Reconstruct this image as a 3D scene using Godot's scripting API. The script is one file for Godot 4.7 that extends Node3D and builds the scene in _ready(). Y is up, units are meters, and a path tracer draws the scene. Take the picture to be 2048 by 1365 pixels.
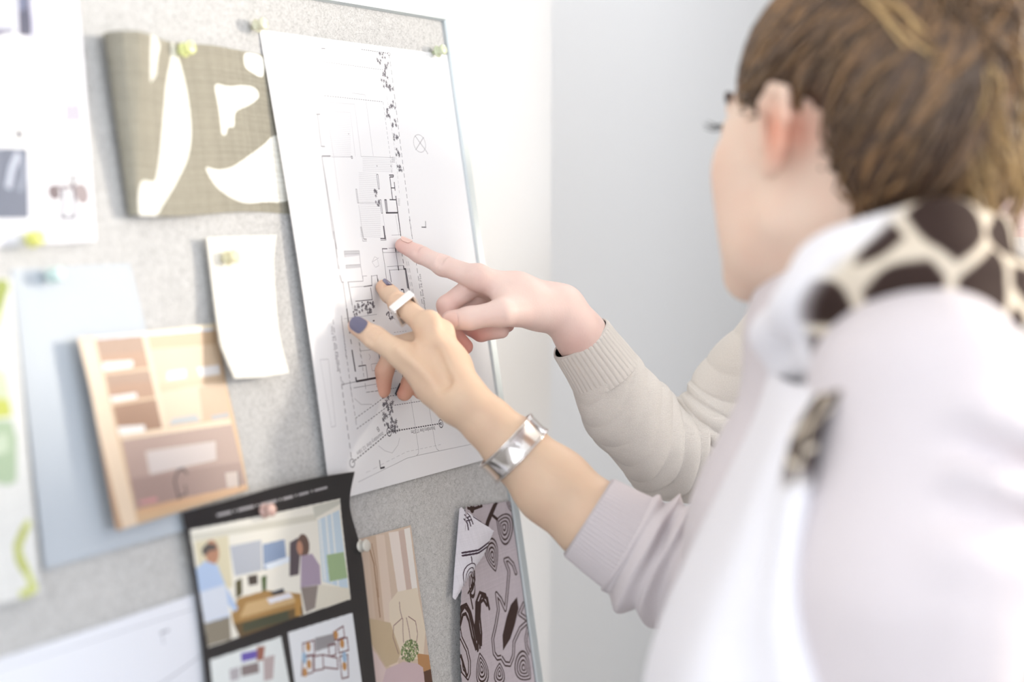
extends Node3D
# Two women point at a floor plan on a felt pinboard that leans against a white wall.

const BOARD_H := Vector3(0.521490, 0, -0.853257)        # along the board, to the right
const BOARD_V := Vector3(0.137302, -0.986968, 0.083915) # down its face: it leans back by nine degrees
const BOARD_N := Vector3(0.842138, 0.160915, 0.514694)  # out of its face
const WALL_N := Vector3(0.853257, 0, 0.521490)          # out of the wall behind it
const BOARD_O := Vector3(-0.222907, 1.642480, -1.407533) # where the plan's top left corner is pinned

func _ready() -> void:
	# ---- camera
	var cam := Camera3D.new()
	cam.name = "camera"
	cam.position = Vector3(0, 1.5, 0)
	cam.rotation = Vector3(-atan(297.0 / 3157.0), 0, 0)
	cam.near = 0.05
	cam.far = 50.0
	var lens := CameraAttributesPhysical.new()
	lens.frustum_focal_length = 55.51
	lens.frustum_focus_distance = 1.52
	lens.exposure_aperture = 1.9
	cam.attributes = lens
	cam.fov = rad_to_deg(2.0 * atan(682.5 / 3157.0))
	add_child(cam)
	cam.current = true
	# ---- air and exposure
	var env := Environment.new()
	env.background_mode = Environment.BG_COLOR
	env.background_color = Color(0.75, 0.82, 0.92)
	env.tonemap_mode = Environment.TONE_MAPPER_LINEAR
	env.tonemap_exposure = 0.30
	env.sdfgi_enabled = true
	env.ssao_enabled = true
	env.ssil_enabled = true
	var we := WorldEnvironment.new()
	we.name = "environment"
	we.environment = env
	add_child(we)
	# ---- daylight: windows out of view; the right one throws low warm light
	unseen_window_light("unseen_window_1", in_room(2.59, 2.02, 2.55), -BOARD_H, 0.55, 0.6, Color(1.0, 0.96, 0.895), 52.0)  # unseen, placed for the warm light and the shadows falling left
	unseen_window_light("unseen_window_2", in_room(-0.9, 1.75, 3.79), -WALL_N, 3.0, 1.7, Color(0.90, 0.945, 1.0), 16.0)  # behind the camera, unseen, lights the sides that face it
	unseen_window_light("unseen_window_3", in_room(-3.19, 1.75, 1.9), BOARD_H, 2.4, 1.7, Color(0.905, 0.95, 1.0), 11.0)  # out of view, placed to light surfaces facing left
	unseen_window_light("unseen_window_4", in_room(1.75, 2.69, 0.25), Vector3.DOWN, 0.9, 0.9, Color(0.97, 0.98, 1.0), 3.4)  # skylight out of view, placed to brighten the far wall
	build_room()
	build_board()
	build_people()

# an unseen window as a glowing pane on the wall, with the light of the same size in front of it
func unseen_window_light(called: String, at: Vector3, out: Vector3, wide: float, high: float, c: Color, energy: float) -> void:
	var up := BOARD_H if absf(out.y) > 0.9 else Vector3.UP
	var x := up.cross(out).normalized()
	var axes := Basis(x, up, out)
	var w := Node3D.new()
	w.name = called
	w.position = at
	w.set_meta("kind", "structure")
	add_child(w)
	var glow := StandardMaterial3D.new()
	glow.albedo_color = Color(0.9, 0.9, 0.9)
	glow.emission_enabled = true
	glow.emission = c
	glow.emission_energy_multiplier = 1.2
	put("glowing_pane", box_mesh(Vector3(wide, high, 0.01), 0.0, axes), glow, w)
	var white := mat(Color(0.9, 0.9, 0.89), 0.5)
	for k in [[0.0, high / 2 + 0.03, wide + 0.12, 0.06], [0.0, -high / 2 - 0.03, wide + 0.12, 0.06], [wide / 2 + 0.03, 0.0, 0.06, high], [-wide / 2 - 0.03, 0.0, 0.06, high]]:
		put("pane_frame", box_mesh(Vector3(k[2], k[3], 0.03), 0.003, axes, axes * Vector3(k[0], k[1], 0.0)), white, w)
	var l := AreaLight3D.new()
	l.name = "daylight"
	l.area_size = Vector2(wide, high)
	l.light_color = c
	l.light_energy = energy
	l.shadow_enabled = true
	l.area_range = 12.0
	l.transform = Transform3D(Basis(-x, up, -out), out * 0.02)
	w.add_child(l)

func build_room() -> void:
	var plaster := mat(Color(0.93, 0.925, 0.92), 0.75, 0.4)
	structure("wall_board", room_box(-3.2, 0.563, 0, 2.7, -0.147, -0.028), plaster)
	structure("wall_far", room_box(0.1, 2.6, 0, 2.7, -0.70, -0.60), plaster)
	structure("wall_alcove", room_box(0.0, 0.1, 0, 2.7, -0.70, -0.147), plaster)
	structure("wall_right", room_box(2.6, 2.7, 0, 2.7, -0.7, 3.9), plaster)
	var unseen_grey := mat(Color(0.72, 0.72, 0.73), 0.8)  # grey chosen for walls out of view, holds back bounced light
	structure("wall_back", room_box(-3.2, 2.6, 0, 2.7, 3.8, 3.9), unseen_grey)
	structure("unseen_partition", room_box(1.46, 2.6, 0, 2.7, 1.12, 1.24), unseen_grey)  # out of view, placed to keep warm light off the wall strip
	structure("wall_left", room_box(-3.3, -3.2, 0, 2.7, -0.147, 3.9), unseen_grey)
	structure("ceiling", room_box(-3.3, 2.7, 2.7, 2.8, -0.7, 3.9), plaster)
	var boards := mat(Color(0.50, 0.485, 0.47), 0.5)
	structure("floor", room_box(-3.3, 2.7, -0.1, 0, -0.7, 3.9), boards)

# ---------------------------------------------------------------- helpers

# a point given on the pinboard: a to the right, b down the board, c off its face (metres)
func on_board(a: float, b: float, c := 0.0) -> Vector3:
	return BOARD_O + BOARD_H * a + BOARD_V * b + BOARD_N * c

# a point given in the room: h along the board wall, y up, n away from that wall
func in_room(h: float, y: float, n: float) -> Vector3:
	return Vector3(BOARD_O.x, 0, BOARD_O.z) + BOARD_H * h + Vector3(0, y, 0) + WALL_N * n

func tag(o: Node, label: String, category: String, group := "") -> Node:
	o.set_meta("label", label)
	o.set_meta("category", category)
	if group:
		o.set_meta("group", group)
	return o

func thing(called: String, label: String, category: String, at := Vector3.ZERO, group := "") -> Node3D:
	var o := Node3D.new()
	o.name = called
	o.position = at
	add_child(o, true)
	tag(o, label, category, group)
	return o

func put(called: String, mesh: Mesh, m: Material, parent: Node = self) -> MeshInstance3D:
	var o := MeshInstance3D.new()
	o.name = called
	o.mesh = mesh
	o.material_override = null
	if mesh is PrimitiveMesh:
		(mesh as PrimitiveMesh).material = m
	else:
		for i in mesh.get_surface_count():
			mesh.surface_set_material(i, m)
	parent.add_child(o, true)
	return o

func structure(called: String, mesh: Mesh, m: Material, parent: Node = self) -> MeshInstance3D:
	var o := put(called, mesh, m, parent)
	if parent == self:
		o.set_meta("kind", "structure")
	return o

func mat(c: Color, rough := 0.8, spec := 0.5) -> StandardMaterial3D:
	var m := StandardMaterial3D.new()
	m.albedo_color = c
	m.roughness = rough
	m.metallic_specular = spec
	return m

func printed(im: Image, rough := 0.6, spec := 0.5) -> StandardMaterial3D:
	var m := mat(Color.WHITE, rough, spec)
	m.albedo_texture = ImageTexture.create_from_image(im)
	m.texture_repeat = false
	return m

# collects triangles of one mesh
class Shape:
	var v := PackedVector3Array()
	var n := PackedVector3Array()
	var uv := PackedVector2Array()
	var c := PackedColorArray()
	var i := PackedInt32Array()

	func grid(nu: int, nv: int, at: Callable, flip := false, wrap_u := false) -> void:
		# at(s, t) gives [point, uv]; smooth normals over the grid
		var first := v.size()
		for q in nv + 1:
			for p in nu + 1:
				var r: Array = at.call(float(p) / nu, float(q) / nv)
				v.append(r[0])
				uv.append(r[1])
				n.append(Vector3.ZERO)
				c.append(r[2] if r.size() > 2 else Color.WHITE)
		for q in nv:
			for p in nu:
				var k := first + q * (nu + 1) + p
				var e := k + nu + 1
				if flip:
					tri(k, e, k + 1)
					tri(k + 1, e, e + 1)
				else:
					tri(k, k + 1, e)
					tri(k + 1, e + 1, e)
		if wrap_u:
			for q in nv + 1:
				var k := first + q * (nu + 1)
				var s := n[k] + n[k + nu]
				n[k] = s
				n[k + nu] = s

	func tri(a: int, b: int, d: int) -> void:
		i.append(a)
		i.append(b)
		i.append(d)
		var w := (v[d] - v[a]).cross(v[b] - v[a])
		n[a] += w
		n[b] += w
		n[d] += w

	func quad(p0: Vector3, p1: Vector3, p2: Vector3, p3: Vector3) -> void:
		# corners clockwise as seen from outside
		var k := v.size()
		for p in [p0, p1, p2, p3]:
			v.append(p)
			n.append(Vector3.ZERO)
			uv.append(Vector2.ZERO)
			c.append(Color.WHITE)
		tri(k, k + 1, k + 2)
		tri(k, k + 2, k + 3)

	func done(colors := false) -> ArrayMesh:
		var arrays := []
		arrays.resize(Mesh.ARRAY_MAX)
		for k in n.size():
			n[k] = n[k].normalized() if n[k].length_squared() > 0.0 else Vector3.UP
		arrays[Mesh.ARRAY_VERTEX] = v
		arrays[Mesh.ARRAY_NORMAL] = n
		arrays[Mesh.ARRAY_TEX_UV] = uv
		if colors:
			arrays[Mesh.ARRAY_COLOR] = c
		arrays[Mesh.ARRAY_INDEX] = i
		var m := ArrayMesh.new()
		m.add_surface_from_arrays(Mesh.PRIMITIVE_TRIANGLES, arrays)
		return m

# a sheet of paper or cloth with a back and edges: at(s, t) is a point of its face
func sheet_mesh(nu: int, nv: int, at: Callable, thick: float, away: Vector3, uv = null) -> ArrayMesh:
	var s := Shape.new()
	var print_at := func(p: float, q: float) -> Vector2: return uv.call(p, q) if uv != null else Vector2(clampf(p, 0.002, 0.998), clampf(q, 0.002, 0.998))
	s.grid(nu, nv, func(p: float, q: float): return [at.call(p, q), print_at.call(p, q)])
	s.grid(nu, nv, func(p: float, q: float): return [at.call(p, q) - away * thick, print_at.call(p, q)], true)
	for e in [[0, 0, 1, 0, nu], [1, 0, 1, 1, nv], [1, 1, 0, 1, nu], [0, 1, 0, 0, nv]]:
		var f := func(p: float, q: float):
			var x := lerpf(e[0], e[2], p)
			var y := lerpf(e[1], e[3], p)
			return [at.call(x, y) - away * thick * (1.0 - q), print_at.call(x, y)]
		s.grid(e[4], 1, f)
	return s.done()

# a box with chamfered edges between two corners, in the axes of a basis
func box_mesh(size: Vector3, bevel := 0.0, axes := Basis.IDENTITY, at := Vector3.ZERO) -> ArrayMesh:
	var s := Shape.new()
	box_into(s, size, bevel, axes, at)
	return s.done()

func box_into(s: Shape, size: Vector3, bevel := 0.0, axes := Basis.IDENTITY, at := Vector3.ZERO) -> void:
	var h := size / 2.0
	var b := minf(bevel, minf(h.x, minf(h.y, h.z)) * 0.9)
	var g := func(x: float, y: float, z: float): return at + axes * Vector3(x, y, z)
	for ax in 3:
		for sg in [-1.0, 1.0]:
			var u := (ax + 1) % 3
			var w := (ax + 2) % 3
			var pts := []
			for k in [[-1, -1], [-1, 1], [1, 1], [1, -1]]:
				var p := Vector3.ZERO
				p[ax] = h[ax] * sg
				p[u] = k[0] * (h[u] - b)
				p[w] = k[1] * (h[w] - b)
				pts.append(g.call(p.x, p.y, p.z))
			if sg < 0:
				pts.reverse()
			s.quad(pts[0], pts[1], pts[2], pts[3])
	if b > 0.0:
		for ax in 3:
			var u := (ax + 1) % 3
			var w := (ax + 2) % 3
			for su in [-1.0, 1.0]:
				for sw in [-1.0, 1.0]:
					var pts := []
					for k in [[-1, 0], [1, 0], [1, 1], [-1, 1]]:
						var p := Vector3.ZERO
						p[ax] = k[0] * (h[ax] - b)
						p[u] = su * (h[u] - (b if k[1] else 0.0))
						p[w] = sw * (h[w] - (0.0 if k[1] else b))
						pts.append(g.call(p.x, p.y, p.z))
					if su * sw < 0:
						pts.reverse()
					s.quad(pts[0], pts[1], pts[2], pts[3])
		for sx in [-1.0, 1.0]:
			for sy in [-1.0, 1.0]:
				for sz in [-1.0, 1.0]:
					var k := s.v.size()
					for p in [Vector3(h.x, h.y - b, h.z - b), Vector3(h.x - b, h.y, h.z - b), Vector3(h.x - b, h.y - b, h.z)]:
						s.v.append(g.call(p.x * sx, p.y * sy, p.z * sz))
						s.n.append(Vector3.ZERO)
						s.uv.append(Vector2.ZERO)
						s.c.append(Color.WHITE)
					if sx * sy * sz > 0:
						s.tri(k, k + 2, k + 1)
					else:
						s.tri(k, k + 1, k + 2)

# a room box from corner to corner in h, y, n
func room_box(h0: float, h1: float, y0: float, y1: float, n0: float, n1: float) -> ArrayMesh:
	return box_mesh(Vector3(h1 - h0, y1 - y0, n1 - n0), 0.0, Basis(BOARD_H, Vector3.UP, WALL_N), in_room((h0 + h1) / 2, (y0 + y1) / 2, (n0 + n1) / 2))

# a profile of [radius, height] turned round an axis
func lathe_mesh(profile: Array, seg: int, at: Vector3, axis: Vector3) -> ArrayMesh:
	var s := Shape.new()
	var z := axis.normalized()
	var x := z.cross(Vector3(0.3, 0.9, 0.2)).normalized()
	var y := z.cross(x)
	var f := func(p: float, q: float):
		var k := mini(int(q * (profile.size() - 1) + 0.5), profile.size() - 1)
		var r: float = profile[k][0]
		var a: float = p * TAU
		return [at + z * float(profile[k][1]) + (x * cos(a) + y * sin(a)) * r, Vector2(p, q)]
	s.grid(seg, profile.size() - 1, f, true, true)
	return s.done()

# Catmull-Rom through points (of any type with + - *)
func along(pts: Array, t: float) -> Variant:
	var k := clampf(t, 0.0, 1.0) * (pts.size() - 1)
	var i := mini(int(k), pts.size() - 2)
	var f := k - i
	var p0 = pts[maxi(i - 1, 0)]
	var p1 = pts[i]
	var p2 = pts[i + 1]
	var p3 = pts[mini(i + 2, pts.size() - 1)]
	return (p1 * 2.0 + (p2 - p0) * f + (p0 * 2.0 - p1 * 5.0 + p2 * 4.0 - p3) * (f * f) + (p1 * 3.0 - p0 - p2 * 3.0 + p3) * (f * f * f)) * 0.5

# a tube along points with an own radius at each; swell(s, t) is added to the radius
func tube_mesh(pts: Array, radii: Array, nu: int, nv: int, swell = null, flat := 1.0, side := Vector3.UP) -> ArrayMesh:
	var s := Shape.new()
	tube_into(s, pts, radii, nu, nv, swell, flat, side)
	return s.done()

func tube_into(s: Shape, pts: Array, radii: Array, nu: int, nv: int, swell = null, flat := 1.0, side := Vector3.UP) -> void:
	var frames := []
	var last := side
	for q in nv + 1:
		var t := float(q) / nv
		var p: Vector3 = along(pts, t)
		var d: Vector3 = (along(pts, minf(t + 0.01, 1.0)) - along(pts, maxf(t - 0.01, 0.0)))
		d = d.normalized()
		var x := (last - d * last.dot(d)).normalized()
		last = x
		frames.append([p, x, d.cross(x)])
	var f := func(u: float, t: float):
		var fr: Array = frames[int(t * nv + 0.5)]
		var r: float = along(radii, t)
		if swell != null:
			r += swell.call(u, t)
		var a: float = u * TAU
		return [fr[0] + fr[1] * cos(a) * r + fr[2] * sin(a) * r * flat, Vector2(u, t)]
	s.grid(nu, nv, f, false, true)

# ---------------------------------------------------------------- drawing prints
class Paint:
	var im: Image
	var w: int
	var h: int
	# what the picture spans, in its own units
	var x0: float
	var y0: float
	var kx: float
	var ky: float

	func _init(width: int, height: int, left: float, top: float, right: float, bottom: float, c: Color) -> void:
		w = width
		h = height
		x0 = left
		y0 = top
		kx = w / (right - left)
		ky = h / (bottom - top)
		im = Image.create(w, h, false, Image.FORMAT_RGB8)
		im.fill(c)

	func poly(pts: Array, c: Color) -> void:
		# x, y, x, y ...
		var k := pts.size() / 2
		var px := PackedVector2Array()
		var lo := 1e9
		var hi := -1e9
		for j in k:
			px.append(Vector2((pts[j * 2] - x0) * kx, (pts[j * 2 + 1] - y0) * ky))
			lo = minf(lo, px[j].y)
			hi = maxf(hi, px[j].y)
		for y in range(maxi(0, int(floor(lo))), mini(h, int(ceil(hi)) + 1)):
			var cuts := []
			var yy := y + 0.5
			for j in k:
				var a := px[j]
				var b := px[(j + 1) % k]
				if (a.y <= yy) != (b.y <= yy):
					cuts.append(a.x + (b.x - a.x) * (yy - a.y) / (b.y - a.y))
			cuts.sort()
			for j in range(0, cuts.size() - 1, 2):
				var l := clampi(int(round(cuts[j])), 0, w)
				var r := clampi(int(round(cuts[j + 1])), 0, w)
				if r > l:
					im.fill_rect(Rect2i(l, y, r - l, 1), c)

	# a rounded outline through the points
	func blob(pts: Array, c: Color) -> void:
		var k := pts.size() / 2
		var out := []
		for j in k:
			var q := []
			for d in [-1, 0, 1, 2]:
				var e := posmod(j + d, k)
				q.append(Vector2(pts[e * 2], pts[e * 2 + 1]))
			for f in [0.0, 0.25, 0.5, 0.75]:
				var p: Vector2 = (q[1] * 2.0 + (q[2] - q[0]) * f + (q[0] * 2.0 - q[1] * 5.0 + q[2] * 4.0 - q[3]) * f * f + (q[1] * 3.0 - q[0] - q[2] * 3.0 + q[3]) * f * f * f) * 0.5
				out.append(p.x)
				out.append(p.y)
		poly(out, c)

	func ellipse(x: float, y: float, rx: float, ry: float, c: Color, tilt := 0.0) -> void:
		var pts := []
		for j in 28:
			var p := Vector2(cos(j * TAU / 28) * rx, sin(j * TAU / 28) * ry).rotated(tilt)
			pts.append(x + p.x)
			pts.append(y + p.y)
		poly(pts, c)

	func line(xa: float, ya: float, xb: float, yb: float, wide: float, c: Color) -> void:
		var d := (Vector2(xb, yb) - Vector2(xa, ya)).normalized().orthogonal() * wide / 2.0
		poly([xa + d.x, ya + d.y, xb + d.x, yb + d.y, xb - d.x, yb - d.y, xa - d.x, ya - d.y], c)

	func stroke(pts: Array, wide: float, c: Color) -> void:
		for j in range(0, pts.size() - 2, 2):
			line(pts[j], pts[j + 1], pts[j + 2], pts[j + 3], wide, c)
			ellipse(pts[j], pts[j + 1], wide / 2, wide / 2, c)

	func blend(c: Color, at: Callable) -> void:
		# at(x, y) in own units: how much of c goes on
		for y in h:
			for x in w:
				var k: float = at.call(x0 + x / kx, y0 + y / ky)
				if k > 0.0:
					im.set_pixel(x, y, im.get_pixel(x, y).lerp(c, minf(k, 1.0)))

# smooth fine line drawing on a grey sheet (for plans): ink 0 = white, 255 = black
class Ink:
	var w: int
	var h: int
	var k: float
	var ink := PackedByteArray()

	func _init(width: int, height: int, pixels_per_unit: float) -> void:
		w = width
		h = height
		k = pixels_per_unit
		ink.resize(w * h)

	func dot(x: int, y: int, cover: float, grey: int) -> void:
		if x < 0 or y < 0 or x >= w or y >= h or cover <= 0.0:
			return
		var q := int((255 - grey) * minf(cover, 1.0))
		if q > ink[y * w + x]:
			ink[y * w + x] = q

	func line(xa: float, ya: float, xb: float, yb: float, wide: float, grey: int, dash := 0.0) -> void:
		var a := Vector2(xa, ya) * k
		var b := Vector2(xb, yb) * k
		if dash > 0.0:
			var n := maxi(1, int(a.distance_to(b) / (dash * k)))
			for j in range(0, n, 1):
				var p := a.lerp(b, float(j) / n)
				var q := a.lerp(b, (j + 0.62) / n)
				solid(p, q, wide * k, grey)
			return
		solid(a, b, wide * k, grey)

	func solid(a: Vector2, b: Vector2, wide: float, grey: int) -> void:
		var d := b - a
		var l := d.length()
		if l < 0.01:
			return
		d /= l
		var r := wide / 2.0
		var steep := absf(d.y) > absf(d.x)
		var lo := a.y if steep else a.x
		var hi := b.y if steep else b.x
		var m := absf(d.y) if steep else absf(d.x)
		var e := r + 1.0
		for s in range(int(floor(minf(lo, hi) - e)), int(ceil(maxf(lo, hi) + e)) + 1):
			var mid := a + d * ((s + 0.5 - lo) / (d.y if steep else d.x))
			var c := mid.x if steep else mid.y
			for t in range(int(floor(c - e / m)), int(ceil(c + e / m)) + 1):
				var p := Vector2(t + 0.5, s + 0.5) if steep else Vector2(s + 0.5, t + 0.5)
				var u := (p - a).dot(d)
				var away := absf((p - a).cross(d))
				var over := minf(r + 0.5 - away, minf(u + 0.5, l + 0.5 - u))
				dot(int(p.x), int(p.y), minf(over, minf(1.0, wide)), grey)

	func circle(x: float, y: float, rx: float, ry: float, wide: float, grey: int) -> void:
		for j in 32:
			line(x + cos(j * TAU / 32) * rx, y + sin(j * TAU / 32) * ry, x + cos((j + 1) * TAU / 32) * rx, y + sin((j + 1) * TAU / 32) * ry, wide, grey)

	func tris(v: PackedVector2Array, grey: int) -> void:
		# v in pixels, three by three, 3 x 3 samples each pixel
		var count := {}
		for j in range(0, v.size() - 2, 3):
			var a := v[j]
			var b := v[j + 1]
			var c := v[j + 2]
			var area := (b - a).cross(c - a)
			if absf(area) < 1e-6:
				continue
			var lo := a.min(b).min(c)
			var hi := a.max(b).max(c)
			for y in range(int(floor(lo.y * 3)), int(ceil(hi.y * 3)) + 1):
				for x in range(int(floor(lo.x * 3)), int(ceil(hi.x * 3)) + 1):
					var p := Vector2(x + 0.5, y + 0.5) / 3.0
					var s := (b - a).cross(p - a) / area
					var t := (p - a).cross(c - a) / area
					if s >= 0 and t >= 0 and s + t < 1:
						var key := Vector2i(x / 3, y / 3)
						count[key] = count.get(key, 0) + 1
		for key in count:
			dot(key.x, key.y, count[key] / 9.0, grey)

	func fill(pts: Array, grey: int) -> void:
		var q := PackedVector2Array()
		for j in [0, 1, 2, 0, 2, 3]:
			q.append(Vector2(pts[j * 2], pts[j * 2 + 1]) * k)
		tris(q, grey)

	func picture(paper: Color, black: Color) -> Image:
		var im := Image.create(w, h, false, Image.FORMAT_RGB8)
		im.fill(paper)
		for y in h:
			for x in w:
				var q := ink[y * w + x]
				if q > 0:
					im.set_pixel(x, y, paper.lerp(black, q / 255.0))
		return im

# lettering drawn into a sheet: starts at x, y, runs along the angle, letters so tall (in the sheet's units)
func letter(ink: Ink, words: String, x: float, y: float, angle: float, tall: float, grey: int) -> void:
	var t := TextMesh.new()
	var font := SystemFont.new()
	font.font_names = PackedStringArray(["Droid Sans"])
	t.font = font
	t.font_size = 64
	t.pixel_size = 1.0
	t.depth = 0.0
	t.curve_step = 2.0
	t.text = words
	t.horizontal_alignment = HORIZONTAL_ALIGNMENT_LEFT
	var arrays := t.get_mesh_arrays()
	var v: PackedVector3Array = arrays[Mesh.ARRAY_VERTEX]
	var idx = arrays[Mesh.ARRAY_INDEX]
	var order: PackedInt32Array = idx if idx != null and idx.size() else PackedInt32Array(range(v.size()))
	var k := tall / 46.0
	var q := PackedVector2Array()
	for j in order:
		var p := Vector2(v[j].x, -v[j].y) * k
		q.append((p.rotated(angle) + Vector2(x, y)) * ink.k)
	ink.tris(q, grey)

# ---------------------------------------------------------------- the pinboard and what is pinned on it
const PINNED := "prints and swatches pinned on the felt board"

func build_board() -> void:
	var board := thing("pinboard", "light grey felt pinboard with thin pale aluminium frame leaning on the wall", "pinboard")
	var felt := printed(felt_image(), 0.95, 0.2)
	felt.texture_repeat = true
	felt.rim_enabled = true
	felt.rim = 0.4
	felt.heightmap_enabled = true
	felt.heightmap_texture = felt.albedo_texture
	felt.heightmap_scale = 0.05
	var left := -0.6
	var right := 0.31
	var top := -0.048
	var bottom := 1.64
	var axes := Basis(BOARD_H, -BOARD_V, BOARD_N)
	var fs := Shape.new()
	fs.grid(2, 2, func(s: float, t: float): return [on_board(lerpf(left + 0.01, right - 0.01, s), lerpf(top + 0.01, bottom - 0.01, t), 0.0), Vector2(lerpf(left, right, s), lerpf(top, bottom, t)) / 0.19])
	fs.grid(2, 2, func(s: float, t: float): return [on_board(lerpf(left + 0.01, right - 0.01, s), lerpf(top + 0.01, bottom - 0.01, t), -0.016), Vector2(s, t)], true)
	put("felt_panel", fs.done(), felt, board)
	var alu := mat(Color(0.80, 0.83, 0.84), 0.35, 0.5)
	alu.metallic = 0.55
	# mitred rails, a shallow profile 13 mm wide: [across, up]
	var prof := [[0.0, -0.018], [0.0, 0.003], [0.0015, 0.0045], [0.0115, 0.0045], [0.013, 0.003], [0.013, 0.0]]
	for side in [[left, top, right, top, 0, 1], [right, top, right, bottom, -1, 0], [right, bottom, left, bottom, 0, -1], [left, bottom, left, top, 1, 0]]:
		var s := Shape.new()
		var along_x: float = signf(side[2] - side[0])
		var along_y: float = signf(side[3] - side[1])
		for k in prof.size() - 1:
			var p: Array = prof[k]
			var q: Array = prof[k + 1]
			var f := func(r: Array, end: bool) -> Vector3:
				var d: float = r[0]
				var a: float = (side[2] - along_x * d if end else side[0] + along_x * d) + side[4] * d
				var b: float = (side[3] - along_y * d if end else side[1] + along_y * d) + side[5] * d
				return on_board(a, b, r[1])
			s.quad(f.call(p, false), f.call(p, true), f.call(q, true), f.call(q, false))
		put("frame_rail", s.done(), alu, board)

	pin_plan()
	pin_photo_page()
	pin_linen()
	pin_strip()
	pin_card()
	pin_cabinet()
	pin_brochure()
	pin_drawing()
	pin_floral()
	pin_curtain_photo()
	pin_brown()
	pin_pins()

# a sheet from a net of points on the board, in millimetres: a, b and lift c; spans: left, top, right, bottom of its print
func net_sheet(called: String, label: String, category: String, net: Array, m: Material, thick := 0.00025, nu := 16, nv := 20, spans := []) -> MeshInstance3D:
	var place := func(s: float, t: float) -> Vector3:
		var col := []
		for row in net:
			col.append(along(row, s))
		return along(col, t)
	var at := func(s: float, t: float) -> Vector3:
		var p: Vector3 = place.call(s, t)
		return on_board(p.x / 1000.0, p.y / 1000.0, p.z / 1000.0)
	var uv := func(s: float, t: float) -> Vector2:
		if spans.is_empty():
			return Vector2(s, t)
		var p: Vector3 = place.call(s, t)
		return Vector2(clampf((p.x + p.z - spans[0]) / (spans[2] - spans[0]), 0.002, 0.998), clampf((p.y - spans[1]) / (spans[3] - spans[1]), 0.002, 0.998))
	var o := put(called, sheet_mesh(nu, nv, at, thick, BOARD_N, uv), m)
	tag(o, label, category, PINNED)
	return o

func felt_image() -> Image:
	var r := RandomNumberGenerator.new()
	r.seed = 11
	var n := 640
	var ink := Ink.new(n, n, 1.0)
	var base := PackedFloat32Array()
	base.resize(n * n)
	base.fill(0.77)
	for k in 26000:
		var x := r.randf() * n
		var y := r.randf() * n
		var a := r.randf() * TAU
		var bend := r.randf_range(-0.12, 0.12)
		var tone := r.randf_range(-0.30, 0.02) if r.randf() < 0.42 else r.randf_range(0.0, 0.14)
		for s in r.randi_range(5, 20):
			var i := posmod(int(y), n) * n + posmod(int(x), n)
			base[i] += (0.77 + tone - base[i]) * 0.6
			x += cos(a)
			y += sin(a)
			a += bend
	var im := Image.create(n, n, false, Image.FORMAT_RGB8)
	for y in n:
		for x in n:
			var g := base[y * n + x]
			im.set_pixel(x, y, Color(g, g * 0.995, g * 0.99))
	return im

func pin_plan() -> void:
	var ink := Ink.new(1440, 2036, 1440.0 / 2970.0)
	for f in PLAN_FILLS:
		ink.fill(f, f[8])
	for l in PLAN_LINES:
		ink.line(l[0], l[1], l[2], l[3], l[4], l[5], l[6] * 1.5)
	for c in PLAN_CIRCLES:
		ink.circle(c[0], c[1], c[2], c[2], c[3], c[4])
	ink.circle(2209, 950, 91, 89, 3, 90)
	var r := RandomNumberGenerator.new()
	r.seed = 5
	for t in PLAN_TREES:
		# a plant symbol: small leafy stars
		for k in 7:
			var x: float = t[0] + r.randf_range(-1.0, 1.0) * t[2] * 1.9
			var y: float = t[1] + r.randf_range(-1.0, 1.0) * t[2] * 1.5
			var turn := r.randf() * TAU
			for j in 5:
				var a := turn + j * TAU / 5
				ink.line(x, y, x + cos(a) * t[2] * 0.75, y + sin(a) * t[2] * 0.75, 7, r.randi_range(60, 130))
	letter(ink, "boundary line 17.37m", 1784, 3742, PI + 0.03, 30, 60)
	letter(ink, "boundary line 12.18m", 922, 3688, PI - 0.28, 30, 110)
	letter(ink, "boundary line 74.71m", 1905, 2665, -PI / 2, 30, 80)
	letter(ink, "boundary line 74.77m", 422, 3075, -PI / 2, 30, 90)
	letter(ink, "Ground Floor Plan 1:200", 2724, 712, -PI / 2, 34, 160)
	letter(ink, "House O'Reilly - Pearl Valley", 2803, 790, -PI / 2, 30, 160)
	letter(ink, "B", 870, 3640, 2.6, 40, 60)
	letter(ink, "A", 1990, 3620, 3.3, 40, 40)
	letter(ink, "C", 400, 4000, 2.6, 36, 150)
	letter(ink, "D", 480, 3180, 2.6, 36, 120)
	var m := printed(ink.picture(Color(0.93, 0.93, 0.945), Color(0.10, 0.08, 0.12)), 0.55, 0.5)
	var net := []
	for b in [0, 70, 140, 210, 280, 350, 420]:
		var row := []
		for a in [0, 99, 198, 297]:
			var lift: float = 1.0 + 7.0 * (1.0 - a / 297.0) ** 2 * sin(PI * b / 420.0 * 0.8) + 2.0 * (b / 420.0) ** 2
			row.append(Vector3(a, b, lift))
		net.append(row)
	var o := net_sheet("floor_plan_sheet", "large white sheet printed with a floor plan, pointed at by both hands", "floor plan", net, m, 0.0002, 24, 36)
	o.set_meta("label", "large white sheet with a printed floor plan that both hands point at")

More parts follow.
